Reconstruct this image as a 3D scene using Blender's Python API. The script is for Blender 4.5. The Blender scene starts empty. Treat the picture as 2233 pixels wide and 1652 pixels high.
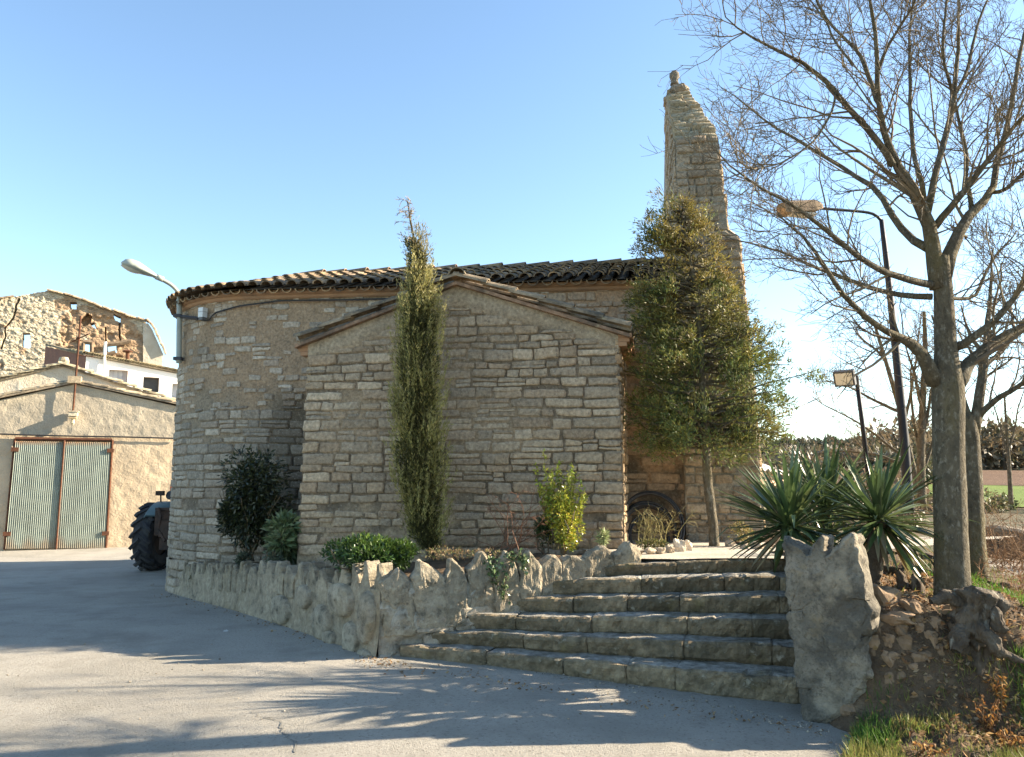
import bpy, math
import numpy as np

# ------------------------------------------------------------------ camera, sky, sun, exposure
sc = bpy.context.scene
F, CX, CY = 1737.0, 1116.5, 826.0                 # focal length and centre in units of a 2233 px wide picture
EYE, PITCH = 1.7, math.atan(224 / 1737.0)
cd = bpy.data.cameras.new("camera"); cam = bpy.data.objects.new("camera", cd)
sc.collection.objects.link(cam); sc.camera = cam
cam.location = (0, 0, EYE); cam.rotation_euler = (math.pi / 2 + PITCH, 0, 0)
cd.sensor_width = 36; cd.lens = 36 * F / 2233.0; cd.clip_start = 0.05; cd.clip_end = 2000

SUN_EL, SUN_AZ = math.radians(24.0), math.radians(10.0)   # azimuth measured from +X towards +Y
S = np.array([math.cos(SUN_EL) * math.cos(SUN_AZ), math.cos(SUN_EL) * math.sin(SUN_AZ), math.sin(SUN_EL)])
w = bpy.data.worlds.new("World"); sc.world = w; w.use_nodes = True
nt = w.node_tree; bg = nt.nodes["Background"]
sky = nt.nodes.new("ShaderNodeTexSky"); sky.sky_type = 'NISHITA'; sky.sun_disc = False
sky.sun_elevation = SUN_EL; sky.sun_rotation = math.pi / 2 - SUN_AZ
sky.air_density = 1.0; sky.dust_density = 0.5; sky.ozone_density = 0.8; sky.altitude = 300
tint_ = nt.nodes.new("ShaderNodeMix"); tint_.data_type = 'RGBA'; tint_.blend_type = 'MULTIPLY'; tint_.inputs[0].default_value = 1.0; tint_.inputs[7].default_value = (.89, .975, 1.0, 1)
nt.links.new(sky.outputs[0], tint_.inputs[6]); nt.links.new(tint_.outputs[2], bg.inputs[0]); bg.inputs[1].default_value = 0.09
sd = bpy.data.lights.new("sun", 'SUN'); sun = bpy.data.objects.new("sun", sd); sc.collection.objects.link(sun)
sd.energy = 5.0; sd.angle = math.radians(0.55); sd.color = (1.0, 0.86, 0.66)
sun.rotation_euler = (math.pi / 2 - SUN_EL, 0, SUN_AZ + math.pi / 2)
sun.location = (20, 0, 20)
sc.view_settings.view_transform = 'Standard'; sc.view_settings.look = 'None'
sc.view_settings.gamma = 1; sc.view_settings.exposure = 1.95

# ------------------------------------------------------------------ helpers
rng = np.random.default_rng(7)
cp, sp = math.cos(PITCH), math.sin(PITCH)

def ray(px, py):
    v = (CY - py) / F
    return np.array([(px - CX) / F, cp - v * sp, sp + v * cp])
def at(px, py, Y):                                  # the point at distance Y seen at a picture position
    r = ray(px, py); t = Y / r[1]
    return np.array([r[0] * t, Y, EYE + r[2] * t])
def onplane(px, py, p0, n):
    r = ray(px, py); o = np.array([0, 0, EYE]); n = np.asarray(n, float)
    return o + r * (np.dot(np.asarray(p0) - o, n) / np.dot(r, n))
def onz(px, py, z):
    return onplane(px, py, (0, 0, z), (0, 0, 1))
def unit(v):
    v = np.asarray(v, float); return v / np.maximum(np.linalg.norm(v, axis=-1, keepdims=True), 1e-9)
def lerp(a, b, t): return a + (b - a) * t
def sstep(a, b, x):
    t = np.clip((np.asarray(x, float) - a) / (b - a), 0, 1); return t * t * (3 - 2 * t)

def _h(i, j, k):
    n = (i * 374761393 + j * 668265263 + k * 1274126177) & 0xffffffff
    n = ((n ^ (n >> 13)) * 1274126177) & 0xffffffff
    return ((n ^ (n >> 16)) & 0xffff) / 65535.0
def vn(p):
    p = np.asarray(p, float); i = np.floor(p).astype(np.int64); f = p - i; f = f * f * (3 - 2 * f)
    x, y, z = i[..., 0], i[..., 1], i[..., 2]; r = 0
    for a in (0, 1):
        for b in (0, 1):
            for c in (0, 1):
                wgt = (f[..., 0] if a else 1 - f[..., 0]) * (f[..., 1] if b else 1 - f[..., 1]) * (f[..., 2] if c else 1 - f[..., 2])
                r = r + wgt * _h(x + a, y + b, z + c)
    return r
def fbm(p, o=3):
    p = np.asarray(p, float); r = 0; a = .5; s = 0
    for k in range(o):
        r = r + a * vn(p * 2 ** k + 17.3 * k); s += a; a *= .5
    return r / s

class MB:
    def __init__(self): self.v = []; self.c = []; self.f = []; self.n = 0
    def add(self, V, Fs, col=(1, 1, 1), m=0):
        V = np.asarray(V, float).reshape(-1, 3); col = np.asarray(col, float)
        if col.ndim == 1: col = np.tile(col, (len(V), 1))
        self.v.append(V); self.c.append(col[:, :3])
        for f in (Fs if isinstance(Fs, list) else [Fs]):
            f = np.atleast_2d(np.asarray(f, np.int64)); self.f.append((f + self.n, m))
        self.n += len(V)
    def grid(self, P, col=(1, 1, 1), m=0, closed=False):       # P (a,b,3)
        a, b = P.shape[:2]
        i, j = np.meshgrid(np.arange(a - 1), np.arange(b if closed else b - 1), indexing='ij')
        i = i.ravel(); j = j.ravel(); j2 = (j + 1) % b
        self.add(P.reshape(-1, 3), np.stack([i * b + j, i * b + j2, (i + 1) * b + j2, (i + 1) * b + j], 1),
                 np.asarray(col).reshape(-1, 3) if np.asarray(col).ndim == 3 else col, m)
    def box(self, c, size, rot=0.0, col=(1, 1, 1), m=0, axes=None):
        h = np.asarray(size) / 2.0
        if axes is None:
            ca, sa = math.cos(rot), math.sin(rot); axes = np.array([[ca, sa, 0], [-sa, ca, 0], [0, 0, 1]])
        q = np.array([[x, y, z] for z in (-1, 1) for y in (-1, 1) for x in (-1, 1)]) * h
        self.add(np.asarray(c) + q @ np.asarray(axes), [[0, 2, 3, 1], [4, 5, 7, 6], [0, 1, 5, 4], [2, 6, 7, 3], [0, 4, 6, 2], [1, 3, 7, 5]], col, m)
    def prism(self, poly, d, col=(1, 1, 1), m=0):              # planar polygon (n,3) extruded by vector d
        P = np.asarray(poly, float); n = len(P); i = np.arange(n); k = (i + 1) % n
        V = np.concatenate([P, P + np.asarray(d)])
        self.add(V, [i[None], (i[::-1] + n)[None], np.stack([i, i + n, k + n, k], 1)], col, m)
    def tubes(self, P, R, sides=3, col=(1, 1, 1), m=0):        # P (N,k,3) R (N,k)
        P = np.asarray(P, float); R = np.asarray(R, float)
        if P.ndim == 2: P = P[None]; R = np.broadcast_to(R, P.shape[:2]) if R.ndim < 2 else R
        N, k, _ = P.shape
        T = unit(np.gradient(P, axis=1))
        avg = unit(P[:, -1] - P[:, 0] + 1e-6)
        ref = np.where((np.abs(avg[:, 2:3]) < .8), np.array([[0, 0, 1.]]), np.array([[0, 1., 0]]))[:, None]
        A = unit(np.cross(T, np.broadcast_to(ref, T.shape))); B = np.cross(T, A)
        th = np.arange(sides) * 2 * np.pi / sides
        V = P[:, :, None] + R[:, :, None, None] * (np.cos(th)[:, None] * A[:, :, None] + np.sin(th)[:, None] * B[:, :, None])
        i, a, s = np.meshgrid(np.arange(N), np.arange(k - 1), np.arange(sides), indexing='ij')
        i = i.ravel(); a = a.ravel(); s = s.ravel(); s2 = (s + 1) % sides; o = i * k * sides
        Fq = np.stack([o + a * sides + s, o + a * sides + s2, o + (a + 1) * sides + s2, o + (a + 1) * sides + s], 1)
        col = np.asarray(col, float)
        if col.ndim == 2 and len(col) == N: col = np.repeat(col, k * sides, 0)
        fs = [Fq]
        if sides > 3:
            e = np.arange(N)[:, None] * k * sides + np.arange(sides)[None]
            fs += [e[:, ::-1], e + (k - 1) * sides]
        self.add(V.reshape(-1, 3), fs, col, m)
    def lathe(self, o, ax, prof, n=16, col=(1, 1, 1), m=0):    # prof (r, h) along ax
        ax = unit(ax); ref = np.array([0, 0, 1.]) if abs(ax[2]) < .8 else np.array([1., 0, 0])
        A = unit(np.cross(ax, ref)); B = np.cross(ax, A); th = np.arange(n) * 2 * np.pi / n
        P = np.array([[np.asarray(o) + h * ax + r * (math.cos(t) * A + math.sin(t) * B) for t in th] for r, h in prof])
        self.grid(P, col, m, closed=True)
    def leaves(self, C, D, L, W, col, m=0, fold=.0):           # rhombic leaves: base C, direction D
        N = len(C); D = unit(D); side = unit(np.cross(D, rng.normal(size=(N, 3)))); nn = np.cross(D, side)
        L = np.broadcast_to(L, (N,))[:, None]; W = np.broadcast_to(W, (N,))[:, None]
        mid = C + D * L * .45
        V = np.stack([C, mid + side * W / 2 + nn * W * fold, C + D * L, mid - side * W / 2 + nn * W * fold], 1)
        i = np.arange(N)[:, None] * 4
        self.add(V.reshape(-1, 3), i + np.arange(4)[None], np.repeat(np.broadcast_to(np.asarray(col), (N, 3)), 4, 0), m)
    def build(self, name, mats, parent=None, loc=None, smooth=False):
        V = np.concatenate(self.v); C = np.concatenate(self.c)
        off = WL[parent.name] if parent else (np.asarray(loc, float) if loc is not None else np.zeros(3))
        me = bpy.data.meshes.new(name); me.vertices.add(len(V)); me.vertices.foreach_set("co", (V - off).ravel())
        lv = np.concatenate([f.ravel() for f, _ in self.f]); sz = np.concatenate([np.full(len(f), f.shape[1]) for f, _ in self.f])
        mi = np.concatenate([np.full(len(f), m) for f, m in self.f])
        me.loops.add(len(lv)); me.loops.foreach_set("vertex_index", lv.astype(np.int32))
        me.polygons.add(len(sz)); me.polygons.foreach_set("loop_start", np.concatenate([[0], np.cumsum(sz)[:-1]]).astype(np.int32))
        me.polygons.foreach_set("material_index", mi.astype(np.int32))
        me.polygons.foreach_set("use_smooth", np.full(len(sz), bool(smooth)))
        me.update(calc_edges=True); me.validate()
        ca = me.color_attributes.new("Col", 'FLOAT_COLOR', 'POINT')
        if len(ca.data) == len(C): ca.data.foreach_set("color", np.concatenate([C, np.ones((len(C), 1))], 1).ravel())
        for mt in (mats if isinstance(mats, (list, tuple)) else [mats]): me.materials.append(mt)
        o = bpy.data.objects.new(name, me); sc.collection.objects.link(o)
        if parent: o.parent = parent
        o.location = (0, 0, 0) if parent else tuple(off)
        WL[o.name] = off
        return o
WL = {}
def tag(o, label, cat, group=None, kind=None):
    o["label"] = label; o["category"] = cat
    if group: o["group"] = group
    if kind: o["kind"] = kind
    return o
def thing(name, loc, label, cat, group=None):
    o = bpy.data.objects.new(name, None); sc.collection.objects.link(o); o.location = tuple(loc); WL[o.name] = np.asarray(loc, float)
    o.empty_display_size = .1
    return tag(o, label, cat, group)
def struct(o): o["kind"] = "structure"; return o

def mat(name, c1=(.5, .5, .5), c2=None, attr=False, ns=6.0, lo=.35, hi=.65, amp=.25, rough=.9, bump=(), spec=.2,
        transl=0.0, stains=(), stretch=(1, 1, 1), metal=0.0, brick=None):
    m = bpy.data.materials.new(name); m.use_nodes = True; t = m.node_tree; N = t.nodes; Lk = t.links.new
    b = N["Principled BSDF"]; out = N["Material Output"]
    b.inputs["Roughness"].default_value = rough; b.inputs["Specular IOR Level"].default_value = spec
    b.inputs["Metallic"].default_value = metal
    g = N.new("ShaderNodeNewGeometry"); mp = N.new("ShaderNodeMapping"); Lk(g.outputs["Position"], mp.inputs[0]); mp.inputs["Scale"].default_value = stretch
    def noise(s, d=4, r=.6):
        n = N.new("ShaderNodeTexNoise"); n.inputs["Scale"].default_value = s; n.inputs["Detail"].default_value = d
        n.inputs["Roughness"].default_value = r; Lk(mp.outputs[0], n.inputs["Vector"]); return n
    def rng_(src, a, b2, c=0., d=1.):
        r = N.new("ShaderNodeMapRange"); r.inputs[1].default_value = a; r.inputs[2].default_value = b2
        r.inputs[3].default_value = c; r.inputs[4].default_value = d; Lk(src, r.inputs[0]); return r.outputs[0]
    def mix(fac, A, B, mode='MIX'):
        x = N.new("ShaderNodeMix"); x.data_type = 'RGBA'; x.blend_type = mode
        if isinstance(fac, float): x.inputs[0].default_value = fac
        else: Lk(fac, x.inputs[0])
        for s, k in ((A, 6), (B, 7)):
            if isinstance(s, tuple): x.inputs[k].default_value = (*s, 1)
            else: Lk(s, x.inputs[k])
        return x.outputs[2]
    n1 = noise(ns)
    if attr:
        a = N.new("ShaderNodeAttribute"); a.attribute_name = "Col"; base = a.outputs["Color"]
        if c2: base = mix(rng_(n1.outputs[0], lo, hi), base, c2)
        gz = N.new("ShaderNodeCombineColor"); rr = rng_(n1.outputs[0], .3, .7, 1 - amp, 1 + amp)
        for k in range(3): Lk(rr, gz.inputs[k])
        base = mix(1.0, base, gz.outputs[0], 'MULTIPLY')
    else:
        base = mix(rng_(n1.outputs[0], lo, hi), tuple(c1), tuple(c2 or c1))
    for (c, s, a_, b_, f_) in stains:
        base = mix(rng_(noise(s, 5, .65).outputs[0], a_, b_, 0, f_), base, tuple(c))
    if brick:                                   # (scale, mortar colour): small coursed stones, cell by cell
        vo = N.new("ShaderNodeTexVoronoi"); vo.feature = 'DISTANCE_TO_EDGE'; vo.inputs["Scale"].default_value = brick[0]
        mp2 = N.new("ShaderNodeMapping"); Lk(g.outputs["Position"], mp2.inputs[0]); mp2.inputs["Scale"].default_value = (1, 1, 2.1)
        Lk(mp2.outputs[0], vo.inputs["Vector"])
        base = mix(rng_(vo.outputs["Distance"], .02, .09, .5, 0.), base, tuple(brick[1]))
        v2 = N.new("ShaderNodeTexVoronoi"); v2.inputs["Scale"].default_value = brick[0]; Lk(mp2.outputs[0], v2.inputs["Vector"])
        sp_ = N.new("ShaderNodeSeparateColor"); Lk(v2.outputs["Color"], sp_.inputs[0])
        gz = N.new("ShaderNodeCombineColor"); rr = rng_(sp_.outputs[0], 0, 1, .84, 1.14)
        for k in range(3): Lk(rr, gz.inputs[k])
        base = mix(1.0, base, gz.outputs[0], 'MULTIPLY')
    Lk(base, b.inputs["Base Color"])
    prev = None
    for (s, d) in bump:
        bp = N.new("ShaderNodeBump"); bp.inputs["Strength"].default_value = 1.0; bp.inputs["Distance"].default_value = d
        Lk(noise(s, 5, .65).outputs[0], bp.inputs["Height"])
        if prev: Lk(prev.outputs[0], bp.inputs["Normal"])
        prev = bp
    if brick:
        bp = N.new("ShaderNodeBump"); bp.inputs["Distance"].default_value = brick[2]
        Lk(rng_(vo.outputs["Distance"], 0, .12), bp.inputs["Height"])
        if prev: Lk(prev.outputs[0], bp.inputs["Normal"])
        prev = bp
    if prev: Lk(prev.outputs[0], b.inputs["Normal"])
    if transl:
        tr = N.new("ShaderNodeBsdfTranslucent"); ms = N.new("ShaderNodeMixShader"); ms.inputs[0].default_value = transl
        Lk(base, tr.inputs[0]); Lk(b.outputs[0], ms.inputs[1]); Lk(tr.outputs[0], ms.inputs[2]); Lk(ms.outputs[0], out.inputs[0])
    return m

M = {}
M['stone'] = mat('rubble_stone', attr=True, ns=26, amp=.34, rough=.92, bump=((14, .02), (60, .010)), stains=(((.17, .14, .10), 1.1, .52, .72, .4), ((.50, .45, .36), 34, .58, .68, .5), ((.12, .10, .075), 19, .58, .70, .55)))
M['stone_wet'] = mat('weathered_stone', attr=True, ns=18, amp=.35, rough=.93, bump=((16, .035), (70, .016)),
                     stains=(((.50, .45, .34), 16, .54, .66, .55), ((.085, .078, .06), 9, .52, .66, .8), ((.25, .19, .10), 2.3, .55, .72, .55)))
M['concrete'] = mat('lichen_concrete', (.27, .235, .18), (.17, .15, .115), ns=5, rough=.93, bump=((7, .035), (50, .014)),
                    stains=(((.09, .08, .064), 48, .50, .64, .7), ((.075, .068, .056), 3.2, .46, .58, .75), ((.38, .32, .23), 2.4, .55, .66, .7), ((.34, .25, .13), 3.1, .60, .72, .5)))
M['step'] = mat('step_stone', attr=True, ns=14, amp=.4, rough=.92, bump=((9, .04), (45, .016)),
                stains=(((.10, .085, .055), 4.5, .48, .64, .8), ((.45, .40, .31), 9, .60, .70, .7), ((.24, .19, .07), 2.6, .58, .7, .4)))
M['tile'] = mat('clay_tile', attr=True, ns=14, amp=.35, rough=.9, bump=((40, .008),), stains=(((.06, .055, .045), 3.2, .42, .62, .75), ((.36, .33, .20), 9, .60, .72, .6)))
M['cornice'] = mat('clay_cornice', (.42, .25, .14), (.33, .20, .12), ns=5, rough=.9, bump=((25, .006),), stains=(((.2, .15, .11), 3, .52, .7, .5),))
M['road'] = mat('old_asphalt', (.43, .395, .335), (.35, .325, .28), ns=.6, lo=.3, hi=.7, rough=.95, bump=((45, .02), (140, .012)),
                stains=(((.17, .155, .13), 40, .55, .68, .8), ((.55, .52, .45), 55, .60, .70, .8), ((.25, .23, .19), 1.7, .50, .70, .6), ((.27, .25, .21), .5, .50, .60, .45), ((.46, .43, .37), .8, .58, .70, .5)))
M['ground'] = mat('dry_ground', (.14, .105, .062), (.085, .082, .042), ns=.35, rough=1, bump=((6, .08),))
M['soil'] = mat('soil', (.175, .12, .075), (.10, .07, .045), ns=5, rough=1, bump=((9, .06), (45, .03)), stains=(((.29, .21, .13), 11, .56, .68, .6), ((.05, .04, .028), 6, .56, .7, .7)))
M['path'] = mat('pale_path', (.50, .45, .37), (.40, .35, .28), ns=3, rough=.95, bump=((30, .01),))
M['plaster'] = mat('ochre_plaster', (.52, .40, .27), (.44, .34, .23), ns=1.2, rough=.95, bump=((5, .05), (24, .02)), stains=(((.30, .25, .18), 1.6, .56, .75, .5),))
M['cement'] = mat('grey_cement', attr=True, ns=2, amp=.12, rough=.95, bump=((4, .03), (22, .012)), stains=(((.27, .24, .19), 1.3, .55, .75, .4),))
M['cream'] = mat('cream_render', (.60, .53, .42), (.52, .44, .33), ns=1.5, rough=.95, bump=((6, .04), (25, .02)))
M['white'] = mat('white_render', (.86, .85, .83), (.80, .79, .76), ns=1.0, rough=.9, bump=((8, .015),))
M['ruin'] = mat('ruin_rubble', attr=True, ns=1.2, amp=.14, rough=.95, bump=((3, .03),), brick=(4.8, (.30, .235, .155), .014))
M['brickside'] = mat('shabby_brick', (.30, .15, .10), (.24, .12, .09), ns=3, rough=.95, bump=((9, .03),))
M['metal'] = mat('galvanised', attr=True, ns=5, amp=.12, rough=.55, spec=.4, metal=.25, bump=((30, .003),))
M['rust'] = mat('rusty_iron', (.13, .055, .03), (.075, .035, .022), ns=14, rough=.9, bump=((40, .004),))
M['lampgrey'] = mat('lamp_enamel', (.34, .36, .31), (.28, .30, .265), ns=5, rough=.45, spec=.5)
M['dark'] = mat('dark_iron', (.035, .037, .045), (.055, .055, .06), ns=9, rough=.6, spec=.4)
M['darkblue'] = mat('dark_pole', (.010, .012, .018), (.016, .018, .025), ns=4, rough=.6, spec=.3)
M['black'] = mat('black_cable', (.015, .015, .016), (.03, .03, .03), ns=20, rough=.45, spec=.5)
M['rubber'] = mat('tyre_rubber', (.035, .036, .042), (.07, .068, .066), ns=6, rough=.85, bump=((40, .006),))
M['tractor'] = mat('tractor_green', (.085, .125, .12), (.06, .09, .09), ns=4, rough=.5, spec=.4)
M['greasy'] = mat('greasy_iron', (.045, .035, .03), (.09, .055, .04), ns=8, rough=.7, bump=((20, .015),))
M['orange'] = mat('orange_plastic', (.75, .16, .03), (.6, .1, .02), ns=5, rough=.3, spec=.5)
M['glass'] = mat('lamp_glass', (.50, .50, .44), (.60, .58, .48), ns=8, rough=.15, spec=.6)
M['void'] = mat('dim_glass', (.03, .028, .03), (.06, .055, .05), ns=3, rough=.3, spec=.4)
M['curtain'] = mat('pale_shutter', (.52, .56, .60), (.44, .48, .53), ns=3, rough=.5)
M['wood'] = mat('old_timber', (.26, .19, .12), (.16, .115, .08), ns=7, rough=.9, bump=((14, .01),))
M['bark'] = mat('grey_bark', (.155, .128, .085), (.095, .08, .056), ns=16, rough=.95, stretch=(1, 1, .55), bump=((26, .03), (80, .014)),
                stains=(((.27, .245, .19), 30, .54, .64, .7), ((.05, .043, .03), 24, .55, .66, .7), ((.16, .125, .035), 2.5, .5, .7, .5)))
M['twig'] = mat('twig_bark', (.13, .10, .072), (.19, .145, .08), ns=3, rough=.85, spec=.3)
M['root'] = mat('gnarled_root', (.15, .118, .085), (.07, .054, .04), ns=9, rough=.95, stretch=(1, 1, .5), bump=((14, .03), (50, .01)), stains=(((.36, .34, .28), 8, .58, .70, .7),))
M['leaf'] = mat('leaf', attr=True, ns=3, amp=.3, rough=.55, spec=.35, transl=.3)
M['gloss_leaf'] = mat('glossy_leaf', attr=True, ns=4, amp=.3, rough=.33, spec=.5, transl=.22)
M['dry_leaf'] = mat('dry_leaf', attr=True, ns=6, amp=.3, rough=.7, transl=.3)
M['grass'] = mat('grass_blade', attr=True, ns=2, amp=.3, rough=.5, spec=.35, transl=.4)
M['field_green'] = mat('young_crop', (.13, .18, .028), (.095, .14, .022), ns=.15, rough=1, bump=((3, .1),))
M['field_brown'] = mat('ploughed_soil', (.135, .078, .045), (.11, .062, .038), ns=.2, rough=1, bump=((2, .2),))
M['hose'] = mat('black_hose', (.022, .02, .02), (.04, .037, .035), ns=12, rough=.5, spec=.5)
M['pebble'] = mat('pale_rock', attr=True, ns=9, amp=.25, rough=.9, bump=((20, .015),))

# ------------------------------------------------------------------ ground and road
def hill(x, y):
    b = np.interp(y, [0, 40, 46, 75, 95, 130, 180, 300, 600], [0, 0, .15, 1.2, 2.8, 4.8, 8, 10.5, 14])
    return b + (fbm(np.stack([x * .02, y * .02, x * 0], -1)) - .5) * 3 * sstep(90, 200, y)
g = MB()
xs = np.concatenate([np.arange(-300, -30, 30), np.arange(-30, 60, 2.5), np.arange(60, 320, 12)]); ys = np.concatenate([[-60, -20], np.arange(-4, 24, 4), np.arange(24, 140, 4), np.arange(140, 620, 20)])
X, Y = np.meshgrid(xs, ys, indexing='ij'); g.grid(np.stack([X, Y, hill(X, Y) - .03], -1))
struct(g.build('ground', M['ground'], smooth=True))
def road_z(x, y):
    return .10 * sstep(2.2, -1.0, x) * sstep(3.0, 7.0, y) * sstep(13, 9, y)
g = MB(); X, Y = np.meshgrid(np.arange(-16, 9.1, .25), np.arange(-3, 26.1, .25), indexing='ij')
g.grid(np.stack([X, Y, road_z(X, Y)], -1)); struct(g.build('road', M['road'], smooth=True))
# cracks and patches in the asphalt: thin sheets of dark filler lying in it
g = MB()
def crack(pts, wd=.012):
    p = np.array([onz(a, b, .0)[:2] for a, b in pts]); t = np.linspace(0, len(p) - 1, 60)
    q = np.stack([np.interp(t, range(len(p)), p[:, k]) for k in (0, 1)], 1); q += (fbm(np.stack([t * 3, t * 0, t * 0 + len(pts)], 1))[:, None] - .5) * .10
    n = unit(np.stack([-np.gradient(q[:, 1]), np.gradient(q[:, 0])], 1)); wv = wd * (.25 + 1.5 * vn(np.stack([t * 4, t * 0 + 5, t * 0], 1)))[:, None]
    A = q + n * wv; B = q - n * wv
    g.grid(np.stack([np.concatenate([A, (road_z(A[:, 0], A[:, 1]) + .004)[:, None]], 1), np.concatenate([B, (road_z(B[:, 0], B[:, 1]) + .004)[:, None]], 1)], 1))
crack([(655, 1660), (640, 1632), (618, 1612), (600, 1596), (585, 1588)], .005)
crack([(600, 1596), (570, 1592), (548, 1580)], .003)
struct(g.build('road_crack', mat('crack_fill', (.17, .16, .14), (.21, .20, .17), ns=30, rough=1)))

def rock(mb, c, r, col, seed, sq=(1, 1, 1), n_=9, facet=.5):
    th = np.linspace(0, np.pi, n_); ph = np.linspace(0, 2 * np.pi, n_ * 2 + 1)[:-1]; T, Pn = np.meshgrid(th, ph, indexing='ij')
    d = np.stack([np.sin(T) * np.cos(Pn), np.sin(T) * np.sin(Pn), np.cos(T)], -1); rd = 1 + (fbm(d * 1.7 + seed) - .5) * 1.1 * facet + (fbm(d * 5 + seed) - .5) * .3
    d4 = np.sign(d) * np.abs(d) ** .72; ang = seed * 2.4; ca, sa = math.cos(ang), math.sin(ang)
    q = d4 * rd[..., None] * r * np.asarray(sq); q = np.stack([q[..., 0] * ca - q[..., 1] * sa, q[..., 0] * sa + q[..., 1] * ca, q[..., 2]], -1)
    mb.grid(np.asarray(c) + q, col, closed=True)
# ------------------------------------------------------------------ masonry
PAL = np.array([(.41, .30, .188), (.345, .262, .175), (.45, .318, .19), (.425, .32, .205), (.40, .272, .16), (.51, .382, .245)])
def stone_patch(mb, surf, c4, prot, nu, nv, col, seed, rough=.012):
    s = np.concatenate([[0, .035], np.linspace(.12, .88, max(nu, 2)), [.965, 1]]); t = np.concatenate([[0, .075], np.linspace(.25, .75, max(nv, 1)), [.925, 1]])
    Sg, Tg = np.meshgrid(s, t, indexing='ij')
    (a, b), (c, d), (e, f), (h, k) = c4            # bl, br, tr, tl
    u = (a * (1 - Sg) + c * Sg) * (1 - Tg) + (h * (1 - Sg) + e * Sg) * Tg; v = (b * (1 - Sg) + d * Sg) * (1 - Tg) + (k * (1 - Sg) + f * Sg) * Tg
    ed = np.minimum(np.minimum(Sg, 1 - Sg) * 2.2, np.minimum(Tg, 1 - Tg) * 1.1)
    dd = prot * np.clip(.75 + ed * 1.2, 0, 1) - (.03 + prot) * (ed <= 0)
    # rounded corners
    cr = (np.abs(Sg - .5) * 2) ** 6 * (np.abs(Tg - .5) * 2) ** 3
    u = u + (u.mean() - u) * .05 * cr; v = v + (v.mean() - v) * .12 * cr
    nz = np.stack([u * 9, v * 13, u * 0 + seed], -1)
    u = u + (vn(nz * 1.6 + 3) - .5) * .026 * (ed < .2); v = v + (vn(nz * 1.6 + 9) - .5) * .022 * (ed < .2)
    dd = dd + (fbm(nz) - .5) * rough * 2 * (ed > 0)
    mb.grid(surf(u, v, dd), col)
def masonry(mb, surf, U0, U1, V0, V1, top=None, skip=None, rows=(.08, .16), wid=(.14, .5), prot=(.012, .03), tint=None, gap=.007, seed=0, quoin=True, rough=.012):
    r = np.random.default_rng(seed); v = V0; k = 0
    while v < V1:
        hgt = r.uniform(*rows); u = U0 + (0 if k % 2 else -.02); first = True
        if v + hgt > V1: hgt = V1 - v
        if hgt < .04: break
        while u < U1:
            wd = r.uniform(*wid) * (.6 + hgt / rows[1] * .6)
            if quoin and first: wd = r.uniform(.35, .5) if k % 2 else r.uniform(.22, .3)
            if U1 - (u + wd) < .2: wd = U1 - u
            first = False
            parts = [(v, hgt)]
            if r.random() < .22 and hgt > .10: q = r.uniform(.3, .7) * hgt; parts = [(v, q), (v + q, hgt - q)]
            elif r.random() < .12: parts = [(v, hgt * r.uniform(.75, .95))]
            for (vv, hh) in parts:
                uc, vc = u + wd / 2, vv + hh / 2
                if top is not None and vv + hh > min(top(u + .02), top(u + wd - .02)) - .02: continue
                if skip is not None and r.random() < skip(uc, vc): continue
                wob = lambda uu, vq: (float(vn(np.array([uu * 1.1, vq * 2.5, seed + .5]))) - .5) * .05
                gg = gap * r.uniform(.3, 1.5); j = lambda: r.uniform(-.012, .012)
                c4 = [(u + gg / 2 + j() * .9, vv + gg / 2 + wob(u, vv) + j()), (u + wd - gg / 2 + j() * .7, vv + gg / 2 + wob(u + wd, vv) + j()),
                      (u + wd - gg / 2 + j() * .7, vv + hh - gg / 2 + wob(u + wd, vv + hh) + j()), (u + gg / 2 + j() * .7, vv + hh - gg / 2 + wob(u, vv + hh) + j())]
                col = PAL[r.integers(len(PAL))] * r.uniform(.78, 1.12)
                if tint is not None: col = tint(uc, vc, col)
                stone_patch(mb, surf, c4, r.uniform(*prot), int(wd / .09) + 1, int(hh / .06) + 1, col, r.uniform(0, 99), rough)
            u += wd
        v += hgt; k += 1
def plane_surf(o, e):
    o = np.asarray(o, float); e = unit(np.array([e[0], e[1], 0.])); n = np.array([e[1], -e[0], 0])   # n points towards the viewer for e going right
    return lambda u, v, d: o + np.asarray(u)[..., None] * e + np.asarray(v)[..., None] * np.array([0, 0, 1.]) + np.asarray(d)[..., None] * n

# ------------------------------------------------------------------ church
a = unit(np.array([-.983, .182, 0])); n = np.array([-.182, -.983, 0]) / np.linalg.norm([-.182, -.983])
R = 1.99; E = np.array([-3.68, 13.8, 0.]); LEN = 7.0
ZE, ZR = 4.47, 5.23
def rise(u): return .10 * np.clip((np.asarray(u, float) - 1.2) / 5.8, 0, 1)   # the eave climbs a little towards the apse
church = thing('church', E - a * 3, 'small rubble stone church with rounded apse, tiled roof, bell gable and gabled sacristy', 'church')
def nave_surf(u, v, d):                         # u from the west end leftwards along the wall, then round the apse
    u = np.asarray(u, float); v = np.asarray(v, float); d = np.asarray(d, float)
    th = np.clip((u - LEN) / R, 0, None); rad = R + d
    ca, sa = np.cos(th)[..., None], np.sin(th)[..., None]
    base = E - a * np.clip(LEN - u, 0, None)[..., None] + rad[..., None] * (ca * n + sa * a)
    v = v * (1 + rise(u) / ZE)
    return base + v[..., None] * np.array([0, 0, 1.])
UE = LEN + R * math.pi
wall = MB()
uu = np.concatenate([np.arange(0, UE, .07), [UE, UE + .1]]); vv = np.arange(-.1, 4.40, .07)
Ug, Vg = np.meshgrid(uu, vv, indexing='ij')
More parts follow.
